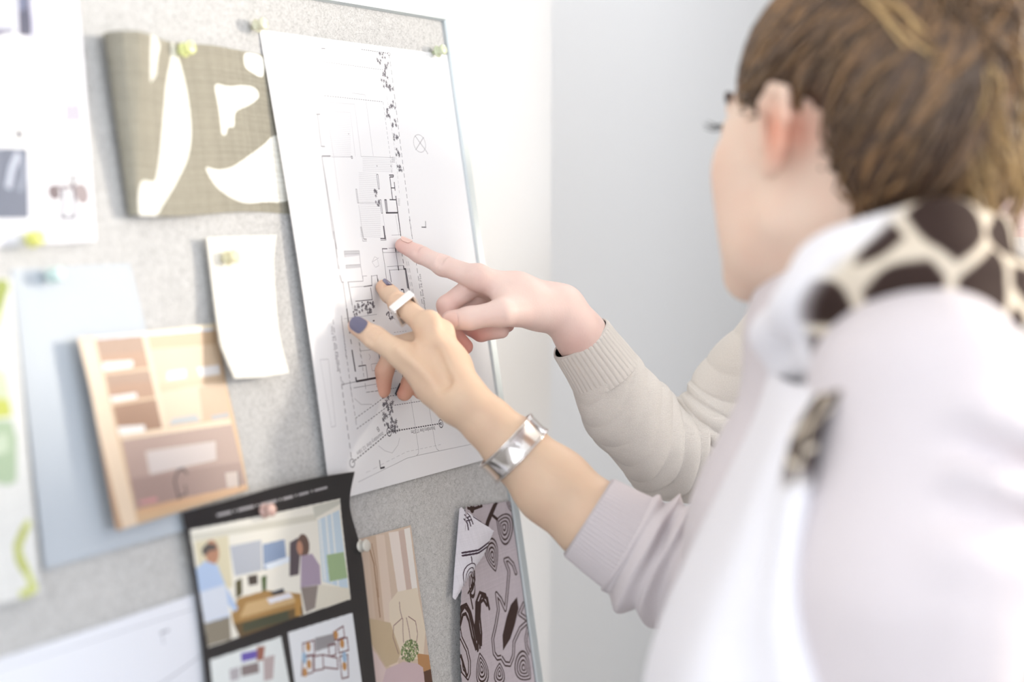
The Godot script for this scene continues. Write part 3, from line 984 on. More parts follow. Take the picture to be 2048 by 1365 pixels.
func pin_brown() -> void:
	var ground := Color(0.74, 0.70, 0.725)
	var ink := Color(0.27, 0.215, 0.20)
	var p := Paint.new(760, 1080, 150, 456, 320, 700, ground)
	var blooms := [[277.6, 492.7], [247.0, 516.1], [197.3, 620.3], [230.1, 633.1], [277.9, 639.8], [298.8, 470.6], [199.4, 532.8]]
	var forms := [[19, 17, -0.9, 4], [15, 18, 3.0, 4], [14, 17, 0.0, 4], [12, 11, 0.3, 3], [17, 18, 2.5, 4], [11, 9, 1.0, 3], [7, 17, 0.1, 2]]
	for k in blooms.size():
		petals(p, blooms[k][0], blooms[k][1], forms[k][0], forms[k][1], forms[k][2], forms[k][3], ink, ground)
	# stems and scrolls in double lines, some filled
	for q in [[288.2, 542.7, 285.1, 533.2, 277.2, 526.0, 270.3, 525.8, 275.3, 538.5, 268.7, 553.3, 262.4, 566.5, 258.2, 574.3, 252.4, 562.8, 245.0, 555.1, 244.8, 571.3, 235.9, 585.0, 226.1, 597.0, 225.1, 611.1, 230.1, 617.4, 237.9, 618.6], [300.2, 595.7, 281.6, 599.5, 266.3, 609.7, 261.3, 623.1, 252.7, 629.6, 243.9, 626.7, 237.9, 618.6], [294.7, 576.7, 284.1, 584.6, 297.4, 593.6, 302.1, 588.7], [163.5, 563.8, 164.7, 580.7, 173.5, 595.4, 175.6, 607.0, 172.5, 617.4, 168.3, 621.1, 159.4, 611.9, 159.3, 597.4], [296.3, 603.0, 289.5, 612.4, 289.4, 621.3, 293.1, 628.9]]:
		p.stroke(q, 5.4, ink)
		p.stroke(q, 2.2, ground)
	for q in [[271.0, 465.2, 260.8, 473.0, 249.1, 481.8, 241.7, 489.8], [268.6, 464.1, 256.9, 472.3, 245.3, 481.1, 237.9, 489.1], [258.8, 477.7, 267.6, 483.6]]:
		p.stroke(q, 3.6, ink)
	for q in [[206.7, 524.4, 205.9, 532.7, 200.2, 540.0, 192.8, 544.0, 195.1, 560.0], [189.3, 542.5, 198.1, 538.1, 202.9, 529.3]]:
		p.stroke(q, 2.4, ink)
	p.poly([284, 567, 284, 579, 272, 594, 260, 605, 243, 613, 246, 598, 259, 582, 270, 572], ink)
	# two scrolls side by side, drawn as bundles of threads
	for q in [[227.3, 566.6, 226.1, 555.6, 215.5, 551.1, 207.1, 558.4, 202.5, 571.5, 202.1, 588.4, 199.0, 600.3], [226.6, 564.2, 223.3, 551.4, 212.6, 546.9, 202.9, 554.7, 198.1, 570.5, 196.9, 588.5, 195.0, 600.7], [223.2, 562.1, 218.3, 555.3, 211.5, 556.6, 206.8, 569.7, 205.9, 586.5, 202.1, 598.3], [163.5, 570.8, 170.6, 557.2, 179.0, 553.5, 186.0, 560.7, 189.0, 574.0, 191.4, 590.0, 194.7, 602.1], [166.5, 568.7, 173.5, 560.6, 179.7, 560.7, 184.0, 568.6, 186.4, 584.6, 191.4, 599.8], [164.9, 560.0, 173.1, 552.2, 183.1, 552.3, 189.6, 561.5, 193.2, 577.8, 195.0, 590.9], [160.5, 597.7, 164.6, 611.1, 166.8, 620.0]]:
		p.stroke(q, 3.3, ink)
	p.poly([187, 562, 193, 576, 196, 590, 199, 600, 204, 594, 204, 578, 206, 567, 212, 557, 204, 553, 198, 568, 194, 575, 192, 566], ink)
	p.stroke([208, 461, 217, 464, 226, 464, 240, 464], 3.6, ink)
	p.ellipse(217, 463, 5, 5, ink)
	weave(p.im, 0.05, 51)
	var m := printed(p.im, 0.9, 0.2)
	m.heightmap_enabled = true
	m.heightmap_texture = m.albedo_texture
	m.heightmap_scale = 0.04
	# the cloth: its left edge is cut obliquely, its border notched by pinking shears
	var s := Shape.new()
	var r := RandomNumberGenerator.new()
	r.seed = 2
	var edge := func(t: float) -> float:
		return along([0.203, 0.187, 0.170, 0.158, 0.153, 0.150], t) + 0.0012 * absf(fmod(t * 60.0, 2.0) - 1.0)
	var at := func(q: float, t: float):
		var a := lerpf(edge.call(t), 0.2960, q)
		var b := lerpf(0.459 + 0.009 * q, 0.70, t) + (0.0013 * absf(fmod(q * 24.0, 2.0) - 1.0) if t == 0.0 else 0.0)
		return on_board(a, b, 0.0025 + 0.007 * (1.0 - q) ** 2)
	var uvof := func(q: float, t: float):
		var a := lerpf(edge.call(t), 0.2960, q) * 1000
		return Vector2((a - 150) / 170.0, (lerpf(459 + 9 * q, 700, t) - 456) / 244.0)
	s.grid(30, 90, func(q: float, t: float): return [at.call(q, t), uvof.call(q, t)])
	s.grid(30, 90, func(q: float, t: float): return [at.call(q, t) - BOARD_N * 0.0006, uvof.call(q, t)], true)
	s.grid(90, 1, func(t: float, k: float): return [at.call(0.0, 1.0 - t) - BOARD_N * 0.0006 * (1.0 - k), uvof.call(0.0, 1.0 - t)])
	s.grid(30, 1, func(q: float, k: float): return [at.call(q, 0.0) - BOARD_N * 0.0006 * (1.0 - k), uvof.call(q, 0.0)])
	var o := put("brown_pattern_swatch", s.done(), m)
	tag(o, "mauve fabric swatch with dark brown outlined flowers and a turned-over corner", "fabric swatch", PINNED)
	# the corner that is turned over shows the pale back with thin dark lines
	var pale := Color(0.88, 0.87, 0.90)
	var line := Color(0.30, 0.25, 0.29)
	var p2 := Paint.new(300, 300, 168, 456, 262, 546, pale)
	for q in [[186.9, 502.1, 206.8, 503.5, 228.6, 499.6, 255.4, 494.1], [186.2, 504.8, 206.2, 506.2, 230.4, 502.8, 255.8, 497.5]]:
		p2.stroke(q, 1.9, line)
	for q in [[210.9, 467.1, 220.8, 473.9, 232.1, 480.9], [212.5, 471.0, 220.1, 476.6, 229.0, 482.5], [203.0, 462.9, 207.7, 469.4, 208.1, 478.0], [201.2, 466.9, 204.4, 472.4, 204.7, 479.5], [199.2, 470.7, 201.6, 475.4, 200.9, 482.3], [207.7, 469.4, 203.7, 470.1], [208.1, 473.0, 200.4, 473.1], [195.0, 507.9, 194.6, 513.5]]:
		p2.stroke(q, 1.3, line)
	var eye := [193, 527, 206, 530, 190, 540]
	for k in 3:
		var ring := []
		for j in 17:
			var a := j * TAU / 16
			ring.append(eye[0] + cos(a) * (eye[2] - eye[0]) * (1.0 - k * 0.32))
			ring.append(eye[1] + sin(a) * (eye[5] - eye[1]) * (1.0 - k * 0.32))
		p2.stroke(ring, 1.0, line)
	weave(p2.im, 0.03, 52)
	var m2 := printed(p2.im, 0.9, 0.2)
	var s2 := Shape.new()
	# outer fold line down the left, free zigzag edge on the right
	var fold := [Vector3(198, 460, 6), Vector3(186, 489, 6), Vector3(175, 516, 6), Vector3(164, 541, 7)]
	var free := [Vector3(199, 459, 7), Vector3(237, 490, 16), Vector3(217, 511, 13), Vector3(194, 525, 10), Vector3(166, 544, 8)]
	var flap := func(q: float, t: float):
		var a: Vector3 = along(fold, t)
		var b: Vector3 = free_edge(free, t) 
		var g := a.lerp(b, q)
		g.z += 5.0 * sin(PI * q) * sin(PI * t)
		if q == 1.0:
			g.x += 1.2 * absf(fmod(t * 56.0, 2.0) - 1.0)
		return g
	var flap_at := func(q: float, t: float):
		var g: Vector3 = flap.call(q, t)
		return on_board(g.x / 1000, g.y / 1000, g.z / 1000)
	var flap_uv := func(q: float, t: float):
		var g: Vector3 = flap.call(q, t)
		return Vector2((g.x - 168) / 94.0, (g.y - 456) / 90.0)
	s2.grid(10, 56, func(q: float, t: float): return [flap_at.call(q, t), flap_uv.call(q, t)])
	s2.grid(10, 56, func(q: float, t: float): return [flap_at.call(q, t) - BOARD_N * 0.0006, flap_uv.call(q, t)], true)
	s2.grid(56, 1, func(t: float, k: float): return [flap_at.call(1.0, t) - BOARD_N * 0.0006 * (1.0 - k), flap_uv.call(1.0, t)])
	var fl := put("folded_corner", s2.done(), m2, o)
	fl.set_meta("label", "pale reverse side with thin lines")

func free_edge(pts: Array, t: float) -> Vector3:
	# straight runs between the corners
	var k := t * (pts.size() - 1)
	var i := mini(int(k), pts.size() - 2)
	return pts[i].lerp(pts[i + 1], k - i)

func pin_pins() -> void:
	var head := [[0.0, 0.0], [0.0022, 0.0], [0.0022, 0.004], [0.0058, 0.0048], [0.0062, 0.0058], [0.0058, 0.0066], [0.0042, 0.0072], [0.0040, 0.0105], [0.0052, 0.0118], [0.0056, 0.0132], [0.0048, 0.0144], [0.0, 0.0148]]
	var at := Vector3.ZERO
	for q in [
			["pale yellow-green push pin on the taupe linen swatch", Color(0.90, 0.92, 0.62), Vector3(-115, 30, 10), 9.0],
			["yellow push pin under the black and white photo page", Color(0.90, 0.90, 0.48), Vector3(-296, 180, 10), 4.0],
			["pale aqua push pin at the top of the grey card", Color(0.80, 0.89, 0.88), Vector3(-280, 207, 10), 2.0],
			["cream push pin on the cream fabric strip", Color(0.88, 0.85, 0.70), Vector3(-93, 201, 12), 5.0],
			["cream push pin at the top left corner of the floor plan", Color(0.86, 0.85, 0.74), Vector3(-9, -1, 9), 1.0],
			["pale green push pin at the top right corner of the floor plan", Color(0.82, 0.85, 0.72), Vector3(271, 0, 9), 1.0],
			["amber and violet clear push pin on the black page", Color(0.80, 0.66, 0.62), Vector3(-97, 412, 16), 10.0],
			["clear grey push pin on the curtain photo", Color(0.86, 0.84, 0.80), Vector3(31, 466, 10), 2.0]]:
		at = on_board(q[2].x / 1000, q[2].y / 1000, q[3] / 1000)
		var axis := (BOARD_N + BOARD_V * -0.06).normalized()
		var pin := thing("push_pin", q[0], "push pin", at, "push pins on the board")
		var m := mat(q[1], 0.2)
		m.clearcoat_enabled = true
		m.clearcoat = 0.5
		put("pin_head", lathe_mesh(head, 20, Vector3.ZERO, axis), m, pin)
		var steel := mat(Color(0.7, 0.7, 0.72), 0.3)
		steel.metallic = 1.0
		put("pin_needle", lathe_mesh([[0.0, 0.001], [0.0005, 0.0], [0.0005, -0.009], [0.0, -0.012]], 8, Vector3.ZERO, axis), steel, pin)

# floor plan drawn on the sheet, tenths of a millimetre from its top left corner: from x, y, to x, y, width, grey (left lines paler, glare put into the ink), dash
const PLAN_LINES := [
	[856,143,911,141,9,110,0],[861,143,850,210,4,150,0],[1476,91,1921,101,8,25,22],[1919,107,1923,278,5,40,45],[1923,278,1895,918,5,40,45],
	[1895,918,1874,1528,5,40,45],[1874,1528,1862,1912,5,40,45],[1861,1713,1867,1935,5,40,45],[1869,2120,1872,2577,6,30,45],[603,270,1799,286,4,120,24],
	[1799,286,1816,371,4,120,30],[797,558,1705,567,4,90,24],[1705,567,1690,1082,4,130,30],[1690,1082,1676,1268,4,130,30],[1781,517,1785,1094,3,150,30],
	[1785,1094,1752,1469,3,150,30],[655,616,1231,609,3,175,0],[1231,609,1209,1105,3,175,0],[1218,516,1424,519,3,165,0],[1424,519,1409,1094,3,165,0],
	[496,88,440,1875,3,185,60],[800,690,1144,689,3,190,0],[1144,689,1117,1107,3,190,0],[797,558,793,1113,3,190,0],[793,1113,778,1523,3,190,0],
	[652,727,701,725,9,120,0],[667,726,650,1024,6,130,0],[650,1024,697,1024,8,120,0],[637,1114,750,1111,10,110,0],[637,1114,621,1880,6,125,0],
	[759,1118,1060,1112,3,150,0],[1050,1104,1068,1104,6,90,0],[1068,1104,1068,1125,6,90,0],[1068,1125,1050,1125,6,90,0],[1050,1125,1050,1104,6,90,0],
	[1210,1103,1729,1103,3,150,0],[1228,1122,1725,1121,2,185,0],[1224,1139,1721,1139,2,185,0],[1220,1155,1717,1156,2,185,0],
	[1217,1172,1713,1173,2,185,0],[1213,1189,1708,1191,2,185,0],[1209,1206,1704,1208,2,185,0],[1205,1223,1700,1225,2,185,0],
	[1201,1240,1696,1242,2,185,0],[1132,1260,1433,1262,2,190,0],[1128,1278,1429,1281,2,190,0],[1124,1296,1425,1299,2,190,0],
	[1120,1314,1420,1318,2,190,0],[1116,1332,1416,1336,2,190,0],[1112,1350,1412,1354,2,190,0],[1108,1368,1408,1373,2,190,0],
	[1104,1387,1403,1391,2,190,0],[1099,1405,1399,1410,2,190,0],[1095,1423,1395,1428,2,190,0],[1091,1441,1391,1446,2,190,0],
	[1087,1459,1386,1465,2,190,0],[1083,1477,1382,1483,2,190,0],[1079,1495,1378,1501,2,190,0],[1075,1513,1374,1520,2,190,0],
	[1071,1531,1369,1538,2,190,0],[1071,1559,1405,1565,2,185,0],[1067,1577,1401,1583,2,185,0],[1063,1595,1397,1602,2,185,0],
	[1059,1613,1393,1620,2,185,0],[1055,1631,1388,1638,2,185,0],[1051,1649,1384,1657,2,185,0],[1046,1666,1380,1675,2,185,0],
	[1042,1684,1376,1693,2,185,0],[1038,1702,1371,1712,2,185,0],[1034,1720,1367,1730,2,185,0],[1030,1738,1363,1748,2,185,0],
	[1026,1756,1359,1766,2,185,0],[1022,1774,1354,1785,2,185,0],[1018,1792,1350,1803,2,185,0],[1014,1810,1346,1821,2,185,0],
	[1010,1828,1342,1839,2,185,0],[1006,1846,1337,1858,2,185,0],[1001,1863,1333,1876,2,185,0],[802,731,1136,726,2,205,0],[798,749,1132,744,2,205,0],
	[794,767,1128,762,2,205,0],[790,785,1124,780,2,205,0],[786,803,1119,799,2,205,0],[782,821,1115,817,2,205,0],[778,838,1111,835,2,205,0],
	[774,856,1107,853,2,205,0],[770,874,1103,871,2,205,0],[766,892,1099,890,2,205,0],[762,910,1095,908,2,205,0],[758,928,1091,926,2,205,0],
	[754,945,1086,944,2,205,0],[750,963,1082,962,2,205,0],[746,981,1078,980,2,205,0],[742,999,1074,998,2,205,0],[738,1017,1070,1017,2,205,0],
	[734,1034,1066,1035,2,205,0],[730,1052,1062,1053,2,205,0],[726,1070,1058,1071,2,205,0],[722,1088,1054,1089,2,205,0],[718,1105,1049,1107,2,205,0],
	[1713,1100,1766,1100,3,120,0],[1711,1510,1750,1511,3,130,0],[1710,1112,1764,1112,3,120,0],[1708,1524,1747,1526,3,130,0],
	[1707,1123,1761,1124,3,120,0],[1704,1538,1743,1540,3,130,0],[1705,1135,1758,1135,3,120,0],[1701,1553,1740,1554,3,130,0],
	[1702,1146,1755,1147,3,120,0],[1698,1567,1736,1569,3,130,0],[2135,1017,2287,884,4,80,0],[2156,874,2303,1032,4,60,0],[2303,1032,2313,1054,4,60,0],
	[2050,1792,2126,1794,9,20,0],[2128,1732,2118,1793,6,20,0],[2029,300,2066,357,3,170,0],[2043,292,2095,340,3,170,0],[1418,1272,1441,1272,6,70,0],
	[1441,1272,1430,1413,6,70,0],[1430,1413,1412,1413,6,70,0],[1412,1413,1418,1272,6,70,0],[1626,1276,1699,1275,10,25,0],[1699,1275,1692,1293,10,25,0],
	[1692,1293,1632,1294,10,25,0],[1632,1294,1623,1514,10,25,0],[1694,1343,1688,1428,10,25,0],[1627,1401,1690,1401,9,25,0],[1686,1479,1672,1873,12,20,0],
	[1573,1516,1684,1517,10,25,0],[1487,1517,1520,1518,10,45,0],[1487,1517,1484,1644,6,80,0],[1520,1518,1511,1644,6,80,0],[1478,1644,1682,1644,14,18,0],
	[1408,1517,1429,1517,6,70,0],[1429,1517,1423,1647,6,70,0],[1423,1647,1405,1647,6,70,0],[1405,1647,1408,1517,6,70,0],[1324,1890,1405,1891,11,55,0],
	[1324,1907,1415,1907,5,100,0],[1415,1907,1417,1859,5,100,0],[1041,1770,1050,1888,9,135,0],[1050,1888,1098,1891,9,135,0],
	[1028,1772,1032,1907,5,140,0],[1032,1907,1097,1907,5,140,0],[1044,1416,1060,1416,6,140,0],[1060,1416,1056,1548,6,140,0],
	[1056,1548,1040,1547,6,140,0],[1040,1547,1044,1416,6,140,0],[1043,1547,1374,1548,3,130,0],[1052,1563,1050,1770,3,150,0],
	[1424,1655,1424,1769,3,150,0],[636,1188,642,1802,6,120,0],[642,1802,632,2054,6,120,0],[637,1809,641,1973,10,140,0],[633,2120,636,2159,5,140,0],
	[1326,1988,1414,1990,10,90,0],[1330,1988,1329,2022,9,90,0],[1329,2022,1332,2148,6,95,0],[1332,2148,1325,2281,6,95,0],[736,1994,953,1997,5,150,0],
	[953,1997,942,2125,5,150,0],[942,2125,944,2263,5,150,0],[735,2021,952,2024,4,140,0],[736,1994,734,2050,4,150,0],[732,2124,942,2125,4,140,0],
	[732,2124,731,2157,5,150,0],[1553,1985,1550,2024,14,15,0],[1636,1987,1643,2025,16,15,0],[1435,1986,1629,1987,3,90,0],[1331,2025,1647,2029,3,90,0],
	[1550,2026,1550,2202,6,50,0],[1647,2029,1652,2165,8,40,40],[1367,2162,1644,2160,3,90,0],[1399,2197,1649,2196,3,80,0],[1397,2191,1400,2313,9,70,0],
	[1551,2161,1552,2204,14,15,0],[1643,2162,1645,2202,14,15,0],[1519,1861,1673,1860,3,130,0],[1635,1666,1642,1872,3,150,0],
	[1646,2193,1679,2196,16,15,0],[1676,2195,1684,2471,12,15,0],[1542,2390,1585,2392,12,15,0],[1585,2392,1586,2425,12,15,0],[1179,2235,1177,2333,9,45,0],
	[1177,2333,1225,2335,6,40,0],[1089,2234,1073,2332,9,110,0],[959,2235,1017,2236,4,130,0],[1087,2241,1186,2235,4,140,0],[950,2230,944,2284,5,130,0],
	[721,2279,941,2282,5,130,0],[728,2277,738,2498,8,110,0],[1046,2347,1046,2463,8,60,0],[749,2330,1073,2332,3,130,0],[634,1879,625,2155,6,140,0],
	[631,2212,643,2277,10,150,0],[643,2277,669,2279,10,150,0],[658,2286,657,2522,6,110,0],[657,2522,654,2749,12,30,0],[648,2806,655,2847,6,60,0],
	[600,2611,1087,2603,3,140,0],[1323,2792,1554,2793,3,150,30],[738,2498,739,2609,4,150,30],[574,2581,556,2980,5,80,36],[760,2782,751,2998,4,90,36],
	[1005,2660,1033,2658,12,60,0],[1736,2124,1744,2461,4,90,40],[1707,2123,1715,2459,3,90,40],[1132,2109,1184,2061,3,170,0],
	[1184,2061,1224,2071,3,170,0],[1224,2071,1234,2147,3,170,0],[1234,2147,1175,2161,3,170,0],[1175,2161,1132,2109,3,170,0],
	[1132,2109,1252,2072,3,170,0],[655,2619,652,2749,14,25,0],[650,2803,653,2847,8,60,0],[648,2901,654,3102,14,25,0],[648,3153,649,3195,16,20,0],
	[644,3192,978,3189,18,15,0],[446,3197,648,3193,4,60,0],[705,3058,808,3058,9,30,0],[808,3058,807,3182,5,40,0],[766,2791,757,3183,4,70,34],
	[762,3221,760,3306,4,50,34],[760,3306,959,3311,4,50,34],[601,3245,960,3247,3,110,0],[1026,2941,1027,3030,10,40,0],[999,3058,885,3056,3,140,0],
	[885,3056,889,3119,3,140,0],[889,3119,984,3123,3,140,0],[872,2958,892,2988,3,140,0],[892,2988,868,3013,3,140,0],[763,2921,1025,2927,3,120,0],
	[450,2605,446,3197,5,60,45],[446,3197,442,3336,5,60,45],[569,2614,564,3001,5,90,36],[564,3001,561,3349,5,90,36],[444,3197,445,3850,6,40,45],
	[558,3214,571,3519,4,70,34],[571,3519,569,3609,4,70,34],[571,3519,1017,3380,5,40,26],[569,3609,1054,3469,5,40,26],[1018,3376,1329,3389,5,45,26],
	[1161,3473,1767,3488,5,45,26],[787,3307,975,3313,4,60,26],[975,3313,1407,3315,4,60,26],[1366,3193,1354,3335,14,20,0],[1347,3271,1415,3280,10,20,0],
	[1446,3449,1453,3675,3,100,0],[1453,3675,1456,3888,3,100,0],[1456,3888,1444,3924,3,100,0],[1444,3924,1410,3936,3,100,0],
	[1734,3494,1743,3759,3,100,0],[1743,3759,1747,3886,3,100,0],[1747,3886,1765,3925,3,100,0],[1765,3925,1802,3948,3,100,0],[448,3861,1013,3689,8,15,26],
	[1016,3689,1902,3715,9,15,26],[1888,3572,1900,3694,6,30,40],[497,4048,936,3978,3,130,0],[936,3978,1238,3940,3,130,0],[1238,3940,1440,3939,3,130,0],
	[1440,3939,1792,3946,3,130,0],[1792,3946,2335,3959,3,130,0],[615,3976,909,3928,2,150,50],[909,3928,1252,3883,2,150,50],
	[1252,3883,1869,3894,2,150,50],[829,3779,912,3831,3,170,0],[912,3831,1020,3863,3,170,0],[1020,3863,1131,3809,3,170,0],[1131,3809,1173,3756,3,170,0],
	[817,3897,815,3971,8,30,0],[813,3969,876,3969,18,20,0],[164,2948,303,2955,3,160,0],[303,2955,276,3549,3,160,0],[276,3549,205,3551,3,160,0],
	[205,3551,164,2948,3,160,0],[597,3247,763,3247,3,120,0],[992,3156,1423,3163,3,140,40],[593,3342,671,3407,3,130,0],[671,3407,816,3424,3,130,0],]
# planting: x, y, size
const PLAN_TREES := [
	[1798,134,24],[1722,204,24],[1847,239,24],[1814,328,24],[1769,417,24],[1852,456,24],[1846,587,24],[1758,670,24],[1846,760,24],[1833,891,24],
	[1827,1050,24],[1817,1195,24],[1362,1448,22],[1353,1539,22],[790,2530,24],[908,2546,24],[1022,2524,24],[1318,2513,24],[1331,2640,24],[892,2496,14],
	[990,2485,14],[766,2578,14],[1269,2481,14],[1267,2611,14],[1435,2622,14],[985,2567,14],[1030,3408,30],[1111,3475,30],[1011,3573,30],[1108,3655,30],
	[1083,3513,18],[1074,3593,18],[988,3628,18],[1011,3446,18],[1152,3678,18],[1093,3676,18],]
# circles: x, y, radius, width, grey
const PLAN_CIRCLES := [
	[1919,107,22,5,60],[1445,1190,4,5,40],[1678,1187,4,5,40],[1064,893,4,4,90],[658,2662,6,7,30],[1016,3689,34,8,15],[1897,3716,34,8,15],
	[447,3867,34,7,60],[1016,3689,10,8,15],[1897,3716,10,8,15],]
# filled quads: four corners, grey
const PLAN_FILLS := [
	[1487,1517,1520,1518,1511,1644,1484,1644,170],[1397,1769,1418,1769,1412,1899,1390,1899,70],[736,1994,953,1997,952,2024,735,2021,215],
	[735,2021,952,2024,943,2041,734,2050,225],[732,2124,942,2125,940,2153,731,2157,215],[1654,2202,1674,2203,1677,2388,1652,2383,110],
	[1175,2270,1189,2271,1188,2333,1174,2333,30],[939,2329,1080,2322,1077,2334,942,2337,95],[787,2458,1044,2458,1045,2465,792,2466,70],]

# ---------------------------------------------------------------- the two women
# a field of distances on a grid; limbs melt into each other, then it is meshed as surface nets
class Field:
	var lo: Vector3
	var cell: float
	var nx: int
	var ny: int
	var nz: int
	var f := PackedFloat32Array()

	func _init(from: Vector3, to: Vector3, size: float) -> void:
		lo = from
		cell = size
		nx = int(ceil((to.x - from.x) / size)) + 1
		ny = int(ceil((to.y - from.y) / size)) + 1
		nz = int(ceil((to.z - from.z) / size)) + 1
		f.resize(nx * ny * nz)
		f.fill(1.0)

	func span(a: Vector3, b: Vector3, r: float) -> Array:
		var p := ((a.min(b) - Vector3(r, r, r) - lo) / cell).floor()
		var q := ((a.max(b) + Vector3(r, r, r) - lo) / cell).ceil()
		return [maxi(0, int(p.x)), mini(nx - 1, int(q.x)), maxi(0, int(p.y)), mini(ny - 1, int(q.y)), maxi(0, int(p.z)), mini(nz - 1, int(q.z))]

	# a bone from a to b that tapers; k is how far it melts into what is there; dig carves instead
	func bone(a: Vector3, ra: float, b: Vector3, rb: float, k := 0.004, dig := false) -> void:
		var s := span(a, b, maxf(ra, rb) + k + cell * 3.0)
		var d := b - a
		var ll := maxf(d.length_squared(), 1e-10)
		for z in range(s[4], s[5] + 1):
			for y in range(s[2], s[3] + 1):
				var i: int = (z * ny + y) * nx + s[0]
				var p := lo + Vector3(s[0], y, z) * cell - a
				for x in range(s[0], s[1] + 1):
					var t := clampf(p.dot(d) / ll, 0.0, 1.0)
					var e := (p - d * t).length() - (ra + (rb - ra) * t)
					var g := f[i]
					if dig:
						var h := maxf(k - absf(g + e), 0.0) / k
						f[i] = maxf(g, -e) + h * h * k * 0.25
					else:
						var h := maxf(k - absf(g - e), 0.0) / k
						f[i] = minf(g, e) - h * h * k * 0.25
					p.x += cell
					i += 1

	func chain(pts: Array, radii: Array, k := 0.004) -> void:
		for j in pts.size() - 1:
			bone(pts[j], radii[j], pts[j + 1], radii[j + 1], k)

	func ball(c: Vector3, axes: Basis, r: Vector3, k := 0.01, dig := false) -> void:
		var big := maxf(r.x, maxf(r.y, r.z))
		var s := span(c, c, big + k + cell * 3.0)
		var inv := axes.inverse()
		var small := minf(r.x, minf(r.y, r.z))
		for z in range(s[4], s[5] + 1):
			for y in range(s[2], s[3] + 1):
				var i: int = (z * ny + y) * nx + s[0]
				for x in range(s[0], s[1] + 1):
					var p := inv * (lo + Vector3(x, y, z) * cell - c)
					var q := p / r
					var l := q.length()
					var e := (l - 1.0) * small if l < 0.2 else l * (l - 1.0) / (q / r).length()
					var g := f[i]
					if dig:
						var h := maxf(k - absf(g + e), 0.0) / k
						f[i] = maxf(g, -e) + h * h * k * 0.25
					else:
						var h := maxf(k - absf(g - e), 0.0) / k
						f[i] = minf(g, e) - h * h * k * 0.25
					i += 1

	# keep only what lies on the far side of a plane from its normal
	func cut(at: Vector3, normal: Vector3, k := 0.004) -> void:
		var i := 0
		for z in nz:
			for y in ny:
				for x in nx:
					var e := (lo + Vector3(x, y, z) * cell - at).dot(normal)
					var g := f[i]
					var h := maxf(k - absf(g - e), 0.0) / k
					f[i] = maxf(g, e) + h * h * k * 0.25
					i += 1

	func mesh_into(s: Shape, tint = null) -> void:
		var ids := PackedInt32Array()
		ids.resize(f.size())
		ids.fill(-1)
		var sx := 1
		var sy := nx
		var sz := nx * ny
		var near := cell * 2.5
		var offs := [0, sx, sy, sx + sy, sz, sx + sz, sy + sz, sx + sy + sz]
		var corner := [Vector3(0, 0, 0), Vector3(1, 0, 0), Vector3(0, 1, 0), Vector3(1, 1, 0), Vector3(0, 0, 1), Vector3(1, 0, 1), Vector3(0, 1, 1), Vector3(1, 1, 1)]
		var edges := [[0, 1], [2, 3], [4, 5], [6, 7], [0, 2], [1, 3], [4, 6], [5, 7], [0, 4], [1, 5], [2, 6], [3, 7]]
		for z in nz - 1:
			for y in ny - 1:
				var i := (z * ny + y) * nx
				for x in nx - 1:
					var g := f[i]
					if g < near and g > -near:
						var inside := 0
						for o in offs:
							if f[i + o] < 0.0:
								inside += 1
						if inside > 0 and inside < 8:
							var sum := Vector3.ZERO
							var n := 0
							for e in edges:
								var a := f[i + offs[e[0]]]
								var b := f[i + offs[e[1]]]
								if (a < 0.0) != (b < 0.0):
									var ca: Vector3 = corner[e[0]]
									sum += ca.lerp(corner[e[1]], a / (a - b))
									n += 1
							ids[i] = s.v.size()
							var p := lo + (Vector3(x, y, z) + sum / n) * cell
							s.v.append(p)
							s.n.append(Vector3.ZERO)
							s.uv.append(Vector2(p.x, p.y))
							s.c.append(tint.call(p) if tint != null else Color.WHITE)
					i += 1
		for z in range(1, nz - 1):
			for y in range(1, ny - 1):
				var i := (z * ny + y) * nx + 1
				for x in range(1, nx - 1):
					if ids[i] >= 0 or (f[i] < near and f[i] > -near):
						var g := f[i] < 0.0
						if g != (f[i + sx] < 0.0):
							side(s, ids, i, sy, sz, g)
						if g != (f[i + sy] < 0.0):
							side(s, ids, i, sz, sx, g)
						if g != (f[i + sz] < 0.0):
							side(s, ids, i, sx, sy, g)
					i += 1

	func side(s: Shape, ids: PackedInt32Array, i: int, u: int, w: int, inside: bool) -> void:
		var a := ids[i - u - w]
		var b := ids[i - w]
		var c := ids[i]
		var d := ids[i - u]
		if a < 0 or b < 0 or c < 0 or d < 0:
			return
		if inside:
			s.tri(a, c, b)
			s.tri(a, d, c)
		else:
			s.tri(a, b, c)
			s.tri(a, c, d)

func skin(spec := 0.4) -> StandardMaterial3D:
	var m := mat(Color.WHITE, 0.5, spec)
	m.vertex_color_use_as_albedo = true
	m.subsurf_scatter_enabled = true
	m.subsurf_scatter_strength = 0.05
	var pores := NoiseTexture2D.new()
	pores.width = 256
	pores.height = 256
	pores.seamless = true
	pores.noise = FastNoiseLite.new()
	pores.noise.seed = 17
	pores.noise.frequency = 0.06
	pores.as_normal_map = true
	pores.bump_strength = 1.6
	m.normal_enabled = true
	m.normal_texture = pores
	m.normal_scale = 0.25
	m.uv1_triplanar = true
	m.uv1_world_triplanar = true
	m.uv1_scale = Vector3(28, 28, 28)
	return m

# skin colour with redder places: [point, reach, how much]
func flesh(base: Color, red: Color, spots: Array, seed_: int) -> Callable:
	var noise := FastNoiseLite.new()
	noise.seed = seed_
	noise.frequency = 28.0
	return func(p: Vector3) -> Color:
		var k := 0.10 * noise.get_noise_3dv(p)
		for q in spots:
			var d: float = p.distance_squared_to(q[0]) / (q[1] * q[1])
			if d < 4.0:
				k += q[2] * exp(-d * 1.5)
		return base.lerp(red, clampf(k + 0.06, 0.0, 0.9))

